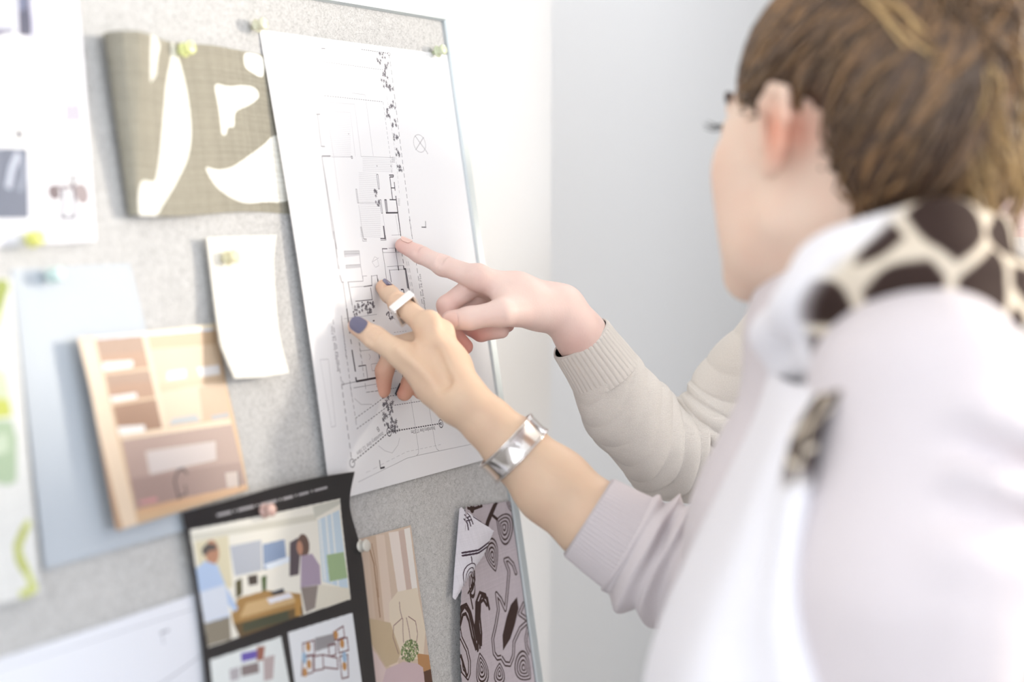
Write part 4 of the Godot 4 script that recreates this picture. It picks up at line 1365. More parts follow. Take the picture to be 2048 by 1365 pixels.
# a finger nail laid on the end of a finger: tip joint, direction of the finger, outward direction
func nail(called: String, parent: Node, at: Vector3, dir: Vector3, out: Vector3, wide: float, long: float, r: float, m: Material) -> void:
	var z := dir.normalized()
	var y := (out - z * out.dot(z)).normalized()
	var x := y.cross(z)
	var face := func(s: float, t: float, raise: float) -> Vector3:
		var a := (s - 0.5) * 2.0
		var w := wide / 2.0 * (1.0 - 0.35 * maxf(0.0, t * 2.0 - 1.0) ** 3 - 0.18 * maxf(0.0, 1.0 - t * 4.0) ** 2)
		var g := a * w / r
		var d := t * long - 0.10 * long * a * a * (1.0 if t > 0.5 else -1.0) * absf(t - 0.5) * 2.0
		return at + z * (d - long * 0.62) + (x * sin(g) + y * cos(g)) * (r + raise) - y * r * 0.10 * (t * t)
	var sh := Shape.new()
	sh.grid(10, 10, func(s: float, t: float): return [face.call(s, t, 0.0007), Vector2(s, t)])
	sh.grid(10, 10, func(s: float, t: float): return [face.call(s, t, -0.0006), Vector2(s, t)], true)
	for e in [[0, 0, 1, 0], [1, 0, 1, 1], [1, 1, 0, 1], [0, 1, 0, 0]]:
		sh.grid(10, 1, func(p: float, q: float): return [face.call(lerpf(e[0], e[2], p), lerpf(e[1], e[3], p), lerpf(-0.0006, 0.0007, q)), Vector2(p, q)])
	put(called, sh.done(), m, parent)

# skull, face, jaw and neck; axes: x to her left, y up, z forward
func head_into(g: Field, c: Vector3, ax: Basis, neck_to: Vector3) -> void:
	var at := func(l: float, u: float, w: float) -> Vector3: return c + ax * Vector3(l, u, w)
	g.ball(at.call(0, 0.028, -0.012), ax, Vector3(0.073, 0.088, 0.092), 0.02)
	g.ball(at.call(0, -0.035, 0.032), ax, Vector3(0.056, 0.076, 0.056), 0.03)
	g.bone(at.call(0.052, -0.062, 0.012), 0.014, at.call(0.016, -0.110, 0.064), 0.015, 0.022)
	g.bone(at.call(-0.052, -0.062, 0.012), 0.014, at.call(-0.016, -0.110, 0.064), 0.015, 0.022)
	g.bone(at.call(0.012, -0.108, 0.068), 0.015, at.call(-0.012, -0.108, 0.068), 0.015, 0.02)
	for s in [1.0, -1.0]:
		g.ball(at.call(s * 0.034, -0.030, 0.060), ax, Vector3(0.021, 0.026, 0.021), 0.03)
		g.ball(at.call(s * 0.030, -0.075, 0.046), ax, Vector3(0.022, 0.028, 0.026), 0.03)
	g.bone(at.call(0.024, 0.016, 0.078), 0.009, at.call(-0.024, 0.016, 0.078), 0.009, 0.015)
	g.bone(at.call(0, 0.008, 0.086), 0.007, at.call(0, -0.032, 0.106), 0.010, 0.012)
	g.ball(at.call(0.012, -0.038, 0.094), ax, Vector3(0.008, 0.007, 0.008), 0.006)
	g.ball(at.call(-0.012, -0.038, 0.094), ax, Vector3(0.008, 0.007, 0.008), 0.006)
	g.bone(at.call(0.018, -0.066, 0.086), 0.006, at.call(-0.018, -0.066, 0.086), 0.006, 0.008)
	g.bone(at.call(0.014, -0.076, 0.084), 0.0065, at.call(-0.014, -0.076, 0.084), 0.0065, 0.008)
	g.bone(at.call(0.022, -0.0710, 0.094), 0.0012, at.call(-0.022, -0.0710, 0.094), 0.0012, 0.004, true)
	for s in [1.0, -1.0]:
		g.ball(at.call(s * 0.031, 0.0, 0.084), ax, Vector3(0.016, 0.009, 0.010), 0.010, true)
		g.ball(at.call(s * 0.031, 0.0, 0.072), ax, Vector3(0.013, 0.012, 0.012), 0.004)
		ear_into(g, c, ax, s)
	g.bone(at.call(0, -0.055, -0.022), 0.052, neck_to, 0.056, 0.035)

func ear_into(g: Field, c: Vector3, ax: Basis, s: float) -> void:
	# an outer rim round a shallow bowl and a lobe; it stands off the head towards the back
	var at := func(u: float, w: float, out: float) -> Vector3: return c + ax * Vector3(s * (0.069 + out), u, w)
	var rim := [at.call(0.002, 0.012, 0.004), at.call(0.020, 0.010, 0.009), at.call(0.031, -0.002, 0.014), at.call(0.029, -0.016, 0.020), at.call(0.012, -0.022, 0.024), at.call(-0.008, -0.018, 0.021), at.call(-0.022, -0.008, 0.014)]
	g.chain(rim, [0.003, 0.0038, 0.0042, 0.0044, 0.0042, 0.004, 0.005], 0.003)
	g.bone(at.call(-0.026, 0.0, 0.010), 0.0065, at.call(-0.020, -0.004, 0.011), 0.006, 0.005)
	g.bone(at.call(0.018, -0.004, 0.009), 0.006, at.call(-0.012, -0.006, 0.008), 0.006, 0.01)
	g.bone(at.call(0.014, -0.013, 0.016), 0.0035, at.call(-0.010, -0.011, 0.014), 0.004, 0.008)
	g.bone(at.call(-0.004, 0.010, 0.004), 0.004, at.call(-0.012, 0.008, 0.005), 0.004, 0.006)

# a hand at rest: wrist, where the fingers point, out of its back; side 1 for a left hand
func resting_hand(s: Shape, wrist: Vector3, dir: Vector3, back: Vector3, side: float, tint: Callable) -> void:
	var z := dir.normalized()
	var y := (back - z * back.dot(z)).normalized()
	var x := y.cross(z) * side       # towards the thumb
	var g := Field.new(wrist - Vector3(0.10, 0.20, 0.10), wrist + Vector3(0.10, 0.10, 0.10), 0.003)
	var at := func(a: float, b: float, c: float) -> Vector3: return wrist + x * a + y * b + z * c
	g.bone(at.call(0, 0, -0.05), 0.022, at.call(0, 0, 0.0), 0.019, 0.01)
	for k in 4:
		var off := 0.030 - k * 0.020
		var long: float = [0.96, 1.05, 0.98, 0.80][k]
		var r: float = [0.0088, 0.009, 0.0086, 0.0075][k]
		var mcp: Vector3 = at.call(off, 0.002 - absf(k - 1.0) * 0.002, 0.082 - absf(k - 1.0) * 0.004)
		g.bone(at.call(off * 0.5, 0, 0.01), 0.016, mcp, 0.0115, 0.012)
		var p1: Vector3 = mcp + (z * 0.94 - y * 0.34) * (0.042 * long)
		var p2: Vector3 = p1 + (z * 0.74 - y * 0.67) * (0.026 * long)
		var p3: Vector3 = p2 + (z * 0.50 - y * 0.86) * (0.021 * long)
		g.chain([mcp, p1, p2, p3], [r + 0.0012, r, r - 0.0008, r - 0.0014], 0.003)
	g.chain([at.call(0.012, -0.006, 0.015), at.call(0.038, -0.014, 0.048), at.call(0.046, -0.022, 0.078), at.call(0.044, -0.028, 0.102)], [0.016, 0.0115, 0.0098, 0.0085], 0.006)
	g.mesh_into(s, tint)

# eyes set in the face
func eyes(who: Node3D, c: Vector3, ax: Basis, o: Vector3) -> void:
	for k in [-1.0, 1.0]:
		var at := c + ax * Vector3(k * 0.031, -0.001, 0.0742) - o
		var e := put("eye", lathe_mesh([[0.0, -0.011], [0.008, -0.008], [0.011, 0.0], [0.0095, 0.0056], [0.0055, 0.0096]], 16, at, ax.z), mat(Color(0.90, 0.88, 0.86), 0.2), who)
		put("iris", lathe_mesh([[0.0056, 0.0095], [0.0040, 0.0104], [0.0020, 0.0109], [0.0, 0.0110]], 16, at, ax.z), mat(Color(0.22, 0.17, 0.12), 0.15), e)

# shallow lines across the back of a joint
func crease(g: Field, at: Vector3, dir: Vector3, out: Vector3, r: float, reach := 0.75, deep := 0.0008) -> void:
	var z := dir.normalized()
	var y := (out - z * out.dot(z)).normalized()
	var x := y.cross(z)
	var last := Vector3.ZERO
	for k in 7:
		var a := lerpf(-reach, reach, k / 6.0)
		var p := at + (x * sin(a) + y * cos(a)) * r + z * (0.0012 * cos(a * 2.0))
		if k > 0:
			g.bone(last, deep, p, deep, 0.0022, true)
		last = p

func build_people() -> void:
	build_reaching_woman()
	build_far_woman()

# ---- the woman whose back is near us: right hand with dark nails on the plan
func build_reaching_woman() -> void:
	var who := thing("person", "woman seen from behind in a white top and scarf, hair up, pointing with ringed hand", "person", Vector3(0.26, 0, -1.17))
	var o := who.position
	var wrist := Vector3(-0.0440, 1.3167, -1.3909)
	var im := Vector3(-0.0764, 1.3792, -1.4219)
	var mm := Vector3(-0.0657, 1.3699, -1.4341)
	var rm := Vector3(-0.0637, 1.3582, -1.4511)
	var pm := Vector3(-0.0626, 1.3443, -1.4679)
	var tip := Vector3(-0.1206, 1.4115, -1.4794)
	var finger_i := [im, Vector3(-0.1040, 1.3985, -1.4499), Vector3(-0.1145, 1.4057, -1.4736), tip]
	var finger_m := [mm, Vector3(-0.1082, 1.3578, -1.4591), Vector3(-0.1186, 1.3350, -1.4590), Vector3(-0.1209, 1.3162, -1.4632)]
	var finger_r := [rm, Vector3(-0.0877, 1.3393, -1.4795), Vector3(-0.0963, 1.3212, -1.4798), Vector3(-0.1013, 1.3117, -1.4759)]
	var finger_p := [pm, Vector3(-0.0786, 1.3273, -1.4844), Vector3(-0.0839, 1.3167, -1.4854), Vector3(-0.0865, 1.3116, -1.4809)]
	var thumb := [Vector3(-0.0683, 1.3272, -1.4080), Vector3(-0.0978, 1.3542, -1.4085), Vector3(-0.1232, 1.3699, -1.4140), Vector3(-0.1394, 1.3799, -1.4190)]
	var g := Field.new(Vector3(-0.165, 1.215, -1.54), Vector3(0.03, 1.435, -1.345), 0.0015)
	# forearm, wrist
	var arm := [Vector3(0.1167, 1.1748, -1.3605), Vector3(0.0735, 1.2092, -1.3768), Vector3(0.0360, 1.2401, -1.3868), Vector3(0.0027, 1.2729, -1.3898), Vector3(-0.0218, 1.2967, -1.3901), wrist]
	var arm_r := [0.030, 0.0345, 0.0340, 0.0268, 0.0215, 0.0205]
	g.chain(arm, arm_r, 0.01)
	g.bone(Vector3(-0.0176, 1.2859, -1.4111), 0.017, Vector3(-0.0447, 1.3115, -1.4136), 0.016, 0.012)
	# palm
	g.chain([wrist, Vector3(-0.0624, 1.3504, -1.4102), im], [0.0185, 0.015, 0.0115], 0.012)
	g.chain([wrist, Vector3(-0.0537, 1.3429, -1.4165), mm], [0.0185, 0.015, 0.0110], 0.012)
	g.chain([Vector3(-0.0445, 1.3121, -1.4086), Vector3(-0.0544, 1.3333, -1.4327), rm], [0.017, 0.0145, 0.0105], 0.012)
	g.chain([Vector3(-0.0471, 1.3086, -1.4183), Vector3(-0.0559, 1.3241, -1.4479), pm], [0.016, 0.0145, 0.0095], 0.012)
	g.bone(im, 0.0105, pm, 0.0095, 0.010)
	# thumb and the flesh between it and the hand
	g.chain([Vector3(-0.0531, 1.3157, -1.3989)] + thumb.slice(0, 2), [0.017, 0.0165, 0.0122], 0.012)
	g.chain(thumb.slice(1), [0.0118, 0.0100, 0.0088], 0.005)
	g.bone(Vector3(-0.0856, 1.3528, -1.4225), 0.010, Vector3(-0.0689, 1.3399, -1.4233), 0.014, 0.012)
	# fingers
	g.chain(finger_i, [0.0108, 0.0092, 0.0084, 0.0074], 0.004)
	g.ball(finger_i[1], Basis.IDENTITY, Vector3(0.0098, 0.0098, 0.0098), 0.004)
	g.chain(finger_m, [0.0106, 0.0094, 0.0084, 0.0076], 0.003)
	g.chain(finger_r, [0.0102, 0.0090, 0.0080, 0.0074], 0.003)
	g.chain(finger_p, [0.0092, 0.0080, 0.0072, 0.0066], 0.003)
	# knuckles, tendons, creases
	g.ball(im + Vector3(0.002, 0.005, 0.004), Basis.IDENTITY, Vector3(0.0092, 0.0092, 0.0092), 0.008)
	g.ball(mm + Vector3(0.004, 0.005, 0.004), Basis.IDENTITY, Vector3(0.0088, 0.0088, 0.0088), 0.008)
	g.bone(Vector3(-0.0699, 1.3739, -1.4094), 0.0022, Vector3(-0.0494, 1.3312, -1.3823), 0.0022, 0.007)
	g.bone(Vector3(-0.0606, 1.3656, -1.4217), 0.0022, Vector3(-0.0460, 1.3307, -1.3862), 0.0022, 0.007)
	g.bone(Vector3(-0.1005, 1.3607, -1.3971), 0.0025, Vector3(-0.0683, 1.3324, -1.3904), 0.0025, 0.008)
	g.bone(Vector3(-0.0694, 1.3581, -1.3968), 0.004, Vector3(-0.0578, 1.3321, -1.3823), 0.004, 0.012, true)
	var tdir: Vector3 = thumb[3] - thumb[2]
	for k in [-0.0035, 0.0, 0.0030]:
		crease(g, thumb[2] + tdir.normalized() * k, tdir, Vector3(-0.15, 0.45, 0.9), 0.0102)
	var idir: Vector3 = finger_i[2] - finger_i[1]
	for k in [-0.002, 0.0015]:
		crease(g, finger_i[1] + idir.normalized() * k, idir, Vector3(0.25, 0.75, 0.6), 0.0099)
	crease(g, finger_i[2], idir, Vector3(0.25, 0.75, 0.6), 0.0086)
	# cut at the bracelet; the forearm goes on in a coarser grid
	var seam := Vector3(0.0013, 1.2734, -1.3899)
	var seam_n: Vector3 = (Vector3(0.0360, 1.2401, -1.3868) - Vector3(-0.0218, 1.2967, -1.3901)).normalized()
	g.cut(seam, seam_n, 0.001)
	var fa := Field.new(Vector3(-0.03, 1.02, -1.50), Vector3(0.18, 1.40, -1.28), 0.003)
	fa.chain(arm, arm_r, 0.01)
	fa.cut(seam, -seam_n, 0.001)
	var spots := [[tip, 0.012, 0.5], [finger_m[3], 0.02, 0.75], [finger_m[2], 0.02, 0.6], [finger_r[3], 0.02, 0.75], [thumb[3], 0.012, 0.35], [im, 0.012, 0.3], [mm, 0.012, 0.3], [thumb[2], 0.01, 0.18], [finger_i[1], 0.009, 0.2], [Vector3(-0.0176, 1.2859, -1.4111), 0.03, 0.1]]
	var tint := flesh(Color(0.75, 0.55, 0.40), Color(0.70, 0.33, 0.24), spots, 5)
	var s := Shape.new()
	g.mesh_into(s, tint)
	fa.mesh_into(s, tint)
	# head: she looks at the plan
	var c := Vector3(0.2397, 1.5412, -1.1590)
	var fwd := Vector3(-0.66, 0.06, -0.75).normalized()
	var ax := Basis(Vector3.UP.cross(fwd).normalized(), Vector3.ZERO, fwd)
	ax.y = ax.z.cross(ax.x)
	var h := Field.new(c - Vector3(0.15, 0.26, 0.15), c + Vector3(0.15, 0.15, 0.15), 0.0032)
	head_into(h, c, ax, Vector3(0.265, 1.37, -1.17))
	var ear := c + ax * Vector3(0.085, 0.0, -0.012)  # its red is backlight through the ear, put into the skin colour
	h.mesh_into(s, flesh(Color(0.78, 0.595, 0.48), Color(0.72, 0.25, 0.15), [[ear, 0.026, 0.85], [c + ax * Vector3(0.045, -0.035, 0.06), 0.03, 0.12], [c + ax * Vector3(0, -0.071, 0.09), 0.014, 0.5], [c + ax * Vector3(0.05, -0.07, 0.03), 0.03, 0.05]], 6))
	# what the clothes cover
	var b := Field.new(Vector3(0.0, -0.02, -1.48), Vector3(0.45, 1.42, -0.85), 0.013)
	torso_into(b, Vector3(0.26, 0, -1.17), -0.014)
	b.chain([Vector3(0.285, 1.36, -1.33), Vector3(0.2524, 1.2364, -1.3412), Vector3(0.1943, 1.1815, -1.3511), Vector3(0.0909, 1.1971, -1.3707)], [0.046, 0.044, 0.038, 0.030], 0.02)
	b.chain([Vector3(0.255, 1.37, -0.975), Vector3(0.24, 1.09, -0.955), Vector3(0.165, 0.88, -0.98)], [0.046, 0.040, 0.026], 0.02)
	b.mesh_into(s, func(_p: Vector3): return Color(0.74, 0.54, 0.40))
	resting_hand(s, Vector3(0.158, 0.875, -0.98), Vector3(-0.30, -0.95, 0.0), Vector3(0.1, 0.0, 1.0), 1.0, func(_p: Vector3): return Color(0.75, 0.55, 0.40))
	for k in s.v.size():
		s.v[k] -= o
	put("body", s.done(true), skin(), who)
	eyes(who, c, ax, o)
	# nails: grey violet varnish
	var varnish := mat(Color(0.36, 0.345, 0.46), 0.22, 0.6)
	varnish.clearcoat_enabled = true
	varnish.clearcoat = 1.0
	varnish.clearcoat_roughness = 0.08
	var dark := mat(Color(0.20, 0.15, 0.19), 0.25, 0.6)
	var td: Vector3 = thumb[3] - thumb[2]
	nail("thumb_nail", who, thumb[3] - o, td, Vector3(-0.25, 0.55, 0.85), 0.0150, 0.0160, 0.0097, varnish)
	nail("finger_nail", who, finger_m[3] - o, finger_m[3] - finger_m[2], Vector3(-0.95, -0.1, 0.15), 0.0125, 0.0135, 0.0088, dark)
	nail("finger_nail", who, finger_r[3] - o, finger_r[3] - finger_r[2], Vector3(-0.95, -0.2, -0.1), 0.012, 0.012, 0.0080, dark)
	nail("finger_nail", who, tip - o, finger_i[3] - finger_i[2], Vector3(0.35, 0.9, 0.1), 0.010, 0.010, 0.0075, varnish)
	hair_of_reaching_woman(who, c, ax, o)
	clothes_of_reaching_woman(who, o)
	# ring: a flat white band bent round the finger in a square
	var rc := Vector3(-0.0976, 1.3939, -1.4429)
	var rz: Vector3 = (finger_i[1] - im).normalized()
	var ry := (Vector3(0.05, 0.40, 0.90) - rz * Vector3(0.05, 0.40, 0.90).dot(rz)).normalized()
	var rax := Basis(ry.cross(rz), ry, rz)
	var rs := Shape.new()
	for q in [[0, 0.0113, 0.0250, 0.0024], [0, -0.0113, 0.0250, 0.0024], [0.0114, 0, 0.0024, 0.0206], [-0.0114, 0, 0.0024, 0.0206]]:
		box_into(rs, Vector3(q[2], q[3], 0.0085), 0.0005, rax, rax * Vector3(q[0], q[1], 0))
	var silver := mat(Color(0.95, 0.945, 0.94), 0.28, 0.6)
	silver.metallic = 0.75
	var ring := put("finger_ring", rs.done(), silver)
	ring.position = rc
	tag(ring, "flat white metal ring, squared, on the index finger of the lower hand", "ring")
	bracelet()

func bracelet() -> void:
	var at := Vector3(0.0013, 1.2734, -1.3899)
	var axis: Vector3 = (Vector3(0.0360, 1.2401, -1.3868) - Vector3(-0.0218, 1.2967, -1.3901)).normalized()
	var t := thing("bracelet", "polished silver cuff bracelet on the bare forearm of the lower hand", "bracelet", at)
	var x := axis.cross(Vector3(0.2, 0.3, 1.0)).normalized()
	var y := axis.cross(x)
	var metal := mat(Color(0.90, 0.88, 0.87), 0.16, 0.6)
	metal.metallic = 1.0
	# a band open at the lower left, curved across its width
	var prof := [[0.0000, -0.0085], [0.0013, -0.0088], [0.0018, -0.0080], [0.0010, -0.0066], [0.0008, 0.0], [0.0010, 0.0066], [0.0018, 0.0080], [0.0013, 0.0088], [0.0, 0.0085], [-0.0006, 0.0], [0.0, -0.0085]]
	var f := func(p: float, q: float):
		var a: float = lerpf(0.0, TAU, p)
		var k := mini(int(q * (prof.size() - 1) + 0.5), prof.size() - 1)
		var r: float = 0.0305 + prof[k][0]
		return [(x * cos(a) * 1.04 + y * sin(a) * 0.96) * r + axis * float(prof[k][1]), Vector2(p, q)]
	var s := Shape.new()
	s.grid(72, prof.size() - 1, f, true, true)
	put("band", s.done(), metal, t)
	# a narrow plain bangle next to it
	var ring_pts := func(off: float, r: float) -> Array:
		var pts := []
		for j in 49:
			var a := j * TAU / 48
			pts.append((x * cos(a) * 1.03 + y * sin(a) * 0.97) * r + axis * off)
		return pts
	put("edge_wire", tube_mesh(ring_pts.call(-0.0098, 0.0318), [0.0011, 0.0011], 8, 96), metal, t)
	put("edge_wire", tube_mesh(ring_pts.call(0.0098, 0.0322), [0.0011, 0.0011], 8, 96), metal, t)
	put("clasp", box_mesh(Vector3(0.006, 0.004, 0.022), 0.001, Basis(x, y, axis), (x * 0.6 + y * 0.8).normalized() * 0.0325), metal, t)

# trunk, hips and legs, grown by some amount
func torso_into(g: Field, at: Vector3, grow: float) -> void:
	g.chain([at + Vector3(0.0, 1.38, 0.0), at + Vector3(0.0, 1.24, 0.0), at + Vector3(0.0, 1.08, 0.0), at + Vector3(0, 0.93, 0)], [0.080 + grow, 0.110 + grow, 0.105 + grow, 0.135 + grow], 0.05)
	g.chain([at + Vector3(0.0, 1.375, -0.165), at + Vector3(0.0, 1.40, 0.0), at + Vector3(0.0, 1.375, 0.165)], [0.058 + grow, 0.06 + grow, 0.058 + grow], 0.05)
	g.bone(at + Vector3(-0.03, 1.22, -0.07), 0.078 + grow, at + Vector3(-0.03, 1.22, 0.07), 0.078 + grow, 0.06)
	for s in [-1.0, 1.0]:
		g.chain([at + Vector3(0.0, 0.90, s * 0.08), at + Vector3(0.0, 0.50, s * 0.09), at + Vector3(0.01, 0.09, s * 0.09)], [0.09 + grow, 0.062 + grow, 0.045 + grow], 0.03)

func knit(c: Color, scale := 60.0) -> StandardMaterial3D:
	var m := mat(c, 0.95, 0.25)
	m.rim_enabled = true
	m.rim = 0.5
	m.rim_tint = 0.4
	var im := Image.create(96, 96, false, Image.FORMAT_RGB8)
	for y in 96:
		for x in 96:
			# rows of small v-shaped stitches
			var u := fposmod(x / 6.0, 1.0) - 0.5
			var w := fposmod(y / 6.0 + absf(u) * 1.2, 1.0) - 0.5
			var hgt := (1.0 - absf(w) * 1.6) * (1.0 - absf(absf(u) - 0.25) * 1.8)
			im.set_pixel(x, y, Color(hgt, hgt, hgt))
	var flecks := NoiseTexture2D.new()
	flecks.width = 256
	flecks.height = 256
	flecks.seamless = true
	flecks.noise = FastNoiseLite.new()
	flecks.noise.seed = 29
	flecks.noise.frequency = 0.05
	flecks.noise.fractal_octaves = 5
	var ramp := Gradient.new()
	ramp.colors = PackedColorArray([Color(0.90, 0.89, 0.885), Color(1, 1, 1)])
	flecks.color_ramp = ramp
	m.albedo_texture = flecks
	im.bump_map_to_normal_map(3.5)
	m.normal_enabled = true
	m.normal_texture = ImageTexture.create_from_image(im)
	m.normal_scale = 1.0
	m.uv1_triplanar = true
	m.uv1_world_triplanar = true
	m.uv1_scale = Vector3(scale, scale, scale)
	return m

func hair_of_reaching_woman(who: Node3D, c: Vector3, ax: Basis, o: Vector3) -> void:
	var at := func(l: float, u: float, w: float) -> Vector3: return c + ax * Vector3(l, u, w)
	var g := Field.new(c - Vector3(0.17, 0.15, 0.2), c + Vector3(0.25, 0.20, 0.2), 0.004)
	g.ball(at.call(0, 0.034, -0.020), ax, Vector3(0.079, 0.093, 0.096), 0.02)
	g.ball(at.call(-0.01, 0.01, -0.062), ax, Vector3(0.080, 0.088, 0.068), 0.03)
	g.ball(at.call(-0.03, 0.075, -0.075), ax, Vector3(0.062, 0.060, 0.062), 0.03)
	# hairline: free face, ear and neck
	g.ball(at.call(0, -0.05, 0.115), ax, Vector3(0.10, 0.105, 0.075), 0.012, true)
	g.bone(at.call(0.080, -0.055, 0.045), 0.050, at.call(0.082, -0.01, 0.040), 0.024, 0.012, true)
	g.bone(at.call(-0.080, -0.055, 0.045), 0.050, at.call(-0.082, -0.01, 0.040), 0.024, 0.012, true)
	for k in [-1.0, 1.0]:
		g.bone(at.call(k * 0.086, -0.006, -0.014), 0.034, at.call(k * 0.085, -0.12, -0.050), 0.058, 0.012, true)
	var s := Shape.new()
	g.mesh_into(s)
	for k in s.v.size():
		s.v[k] -= o
	var brown := mat(Color(0.28, 0.205, 0.155), 0.5, 0.4)
	var root := put("hair", s.done(), brown, who)
	# locks combed from the hairline up and back to the twist, each with its own tone
	var r := RandomNumberGenerator.new()
	r.seed = 23
	var locks := Shape.new()
	var knot: Vector3 = at.call(-0.03, 0.125, -0.095)
	for k in 1500:
		var th := r.randf() * TAU
		var from := Vector3(cos(th), sin(th), 0)
		var start_w := r.randf_range(-0.10, 0.075)
		var a := Vector3(from.x * 0.084, 0.034 + from.y * 0.098, 0)
		var ring := sqrt(maxf(0.05, 1.0 - ((start_w + 0.016) / 0.102) ** 2))
		var p0: Vector3 = at.call(a.x * ring, 0.034 + (a.y - 0.034) * ring, start_w)
		if field_at(g, p0) > 0.010 or p0.distance_to(c + ax * Vector3(0.084, -0.01, -0.006)) < 0.042:
			continue
		for it in 5:
			p0 = push_out(g, p0, 0.001)
		if field_at(g, p0) > 0.008:
			continue
		var p3 := knot + Vector3(r.randf_range(-0.03, 0.03), r.randf_range(-0.04, 0.04), r.randf_range(-0.03, 0.03))
		var pts := []
		for j in 7:
			var t := j / 6.0
			var p := p0.lerp(p3, t)
			for it in 5:
				p = push_out(g, p, 0.001 + 0.002 * r.randf())
			pts.append(p - o)
		var tone := Color(0.075, 0.045, 0.028).lerp(Color(0.36, 0.195, 0.08), r.randf() ** 2.2 * 0.8)
		var first := locks.v.size()
		tube_into(locks, pts, [0.0007, 0.0015, 0.0018, 0.0016, 0.0009], 5, 12)
		for j in range(first, locks.v.size()):
			locks.c[j] = tone
	# loose ends that hang from the twist; rim light put into their golden tone
	for q in [[Vector3(0.2874, 1.6322, -1.0771), Vector3(0.2963, 1.6012, -1.0642), Vector3(0.3063, 1.5647, -1.0607), Vector3(0.3106, 1.5217, -1.0567), Vector3(0.3170, 1.4701, -1.0619), 0.0042], [Vector3(0.2780, 1.6343, -1.0673), Vector3(0.2985, 1.6068, -1.0546), Vector3(0.3110, 1.5707, -1.0512), Vector3(0.3120, 1.5283, -1.0573), Vector3(0.3193, 1.4851, -1.0633), 0.003], [Vector3(0.3013, 1.6343, -1.0673), Vector3(0.3100, 1.5969, -1.0537), Vector3(0.3166, 1.5576, -1.0500), Vector3(0.3273, 1.5283, -1.0573), Vector3(0.3327, 1.4952, -1.0642), 0.003], [Vector3(0.2381, 1.6310, -1.0670), Vector3(0.2523, 1.6068, -1.0546), Vector3(0.2708, 1.5899, -1.0480), Vector3(0.2886, 1.5772, -1.0519), Vector3(0.3030, 1.5482, -1.0592), 0.004], [Vector3(0.3143, 1.6356, -1.0774), Vector3(0.3279, 1.6078, -1.0648), Vector3(0.3363, 1.5780, -1.0620), Vector3(0.3378, 1.5420, -1.0686), Vector3(0.3444, 1.5154, -1.0762), 0.004], [Vector3(0.3305, 1.6381, -1.0978), Vector3(0.3477, 1.5997, -1.0841), Vector3(0.3511, 1.5626, -1.0806), Vector3(0.3510, 1.5189, -1.0865), Vector3(0.3505, 1.4811, -1.1031), 0.006]]:
		for k in 22:
			var pts := []
			for j in 5:
				pts.append(q[j] - o + Vector3(r.randf_range(-1, 1), r.randf_range(-1, 1), r.randf_range(-1, 1)) * 0.010)
			var tone := Color(0.20, 0.11, 0.045).lerp(Color(0.62, 0.42, 0.19), r.randf())
			var first := locks.v.size()
			tube_into(locks, pts, [q[5] * 0.2, q[5] * 0.26, q[5] * 0.26, q[5] * 0.2, q[5] * 0.08], 5, 20)
			for j in range(first, locks.v.size()):
				locks.c[j] = tone
	var strands := mat(Color.WHITE, 0.42, 0.5)
	strands.vertex_color_use_as_albedo = true
	var lk := put("hair_locks", locks.done(true), strands, root)
	lk.set_meta("kind", "stuff")
	# lashes and brow that stand out past the cheek
	var lash := Shape.new()
	for q in [[Vector3(0.040, 0.004, 0.080), Vector3(0.047, 0.005, 0.092)], [Vector3(0.044, 0.002, 0.076), Vector3(0.053, 0.002, 0.086)], [Vector3(0.034, 0.005, 0.082), Vector3(0.039, 0.007, 0.095)]]:
		tube_into(lash, [c + ax * q[0] - o, c + ax * (q[0].lerp(q[1], 0.5) + Vector3(0, -0.002, 0)) - o, c + ax * q[1] - o], [0.0008, 0.0007, 0.0003], 5, 4)
	put("eyelashes", lash.done(), mat(Color(0.09, 0.07, 0.06), 0.6), who)
	var brow := Shape.new()
	tube_into(brow, [c + ax * Vector3(0.014, 0.021, 0.088) - o, c + ax * Vector3(0.032, 0.027, 0.082) - o, c + ax * Vector3(0.049, 0.021, 0.068) - o], [0.0028, 0.003, 0.0012], 6, 10)
	put("eyebrow", brow.done(), mat(Color(0.25, 0.17, 0.11), 0.7), who)

func field_at(g: Field, p: Vector3) -> float:
	var q := (p - g.lo) / g.cell
	var x := clampi(int(q.x), 0, g.nx - 2)
	var y := clampi(int(q.y), 0, g.ny - 2)
	var z := clampi(int(q.z), 0, g.nz - 2)
	var f := q - Vector3(x, y, z)
	var i := (z * g.ny + y) * g.nx + x
	var a := lerpf(lerpf(g.f[i], g.f[i + 1], f.x), lerpf(g.f[i + g.nx], g.f[i + g.nx + 1], f.x), f.y)
	i += g.nx * g.ny
	var b := lerpf(lerpf(g.f[i], g.f[i + 1], f.x), lerpf(g.f[i + g.nx], g.f[i + g.nx + 1], f.x), f.y)
	return lerpf(a, b, f.z)

func slope_at(g: Field, p: Vector3) -> Vector3:
	var e := g.cell
	return Vector3(field_at(g, p + Vector3(e, 0, 0)) - field_at(g, p - Vector3(e, 0, 0)), field_at(g, p + Vector3(0, e, 0)) - field_at(g, p - Vector3(0, e, 0)), field_at(g, p + Vector3(0, 0, e)) - field_at(g, p - Vector3(0, 0, e))).normalized()

func push_out(g: Field, p: Vector3, over: float) -> Vector3:
	return p + slope_at(g, p) * (over - clampf(field_at(g, p), -0.03, 0.03))

func shifted(pts: Array, by: Vector3) -> Array:
	return pts.map(func(p): return p - by)

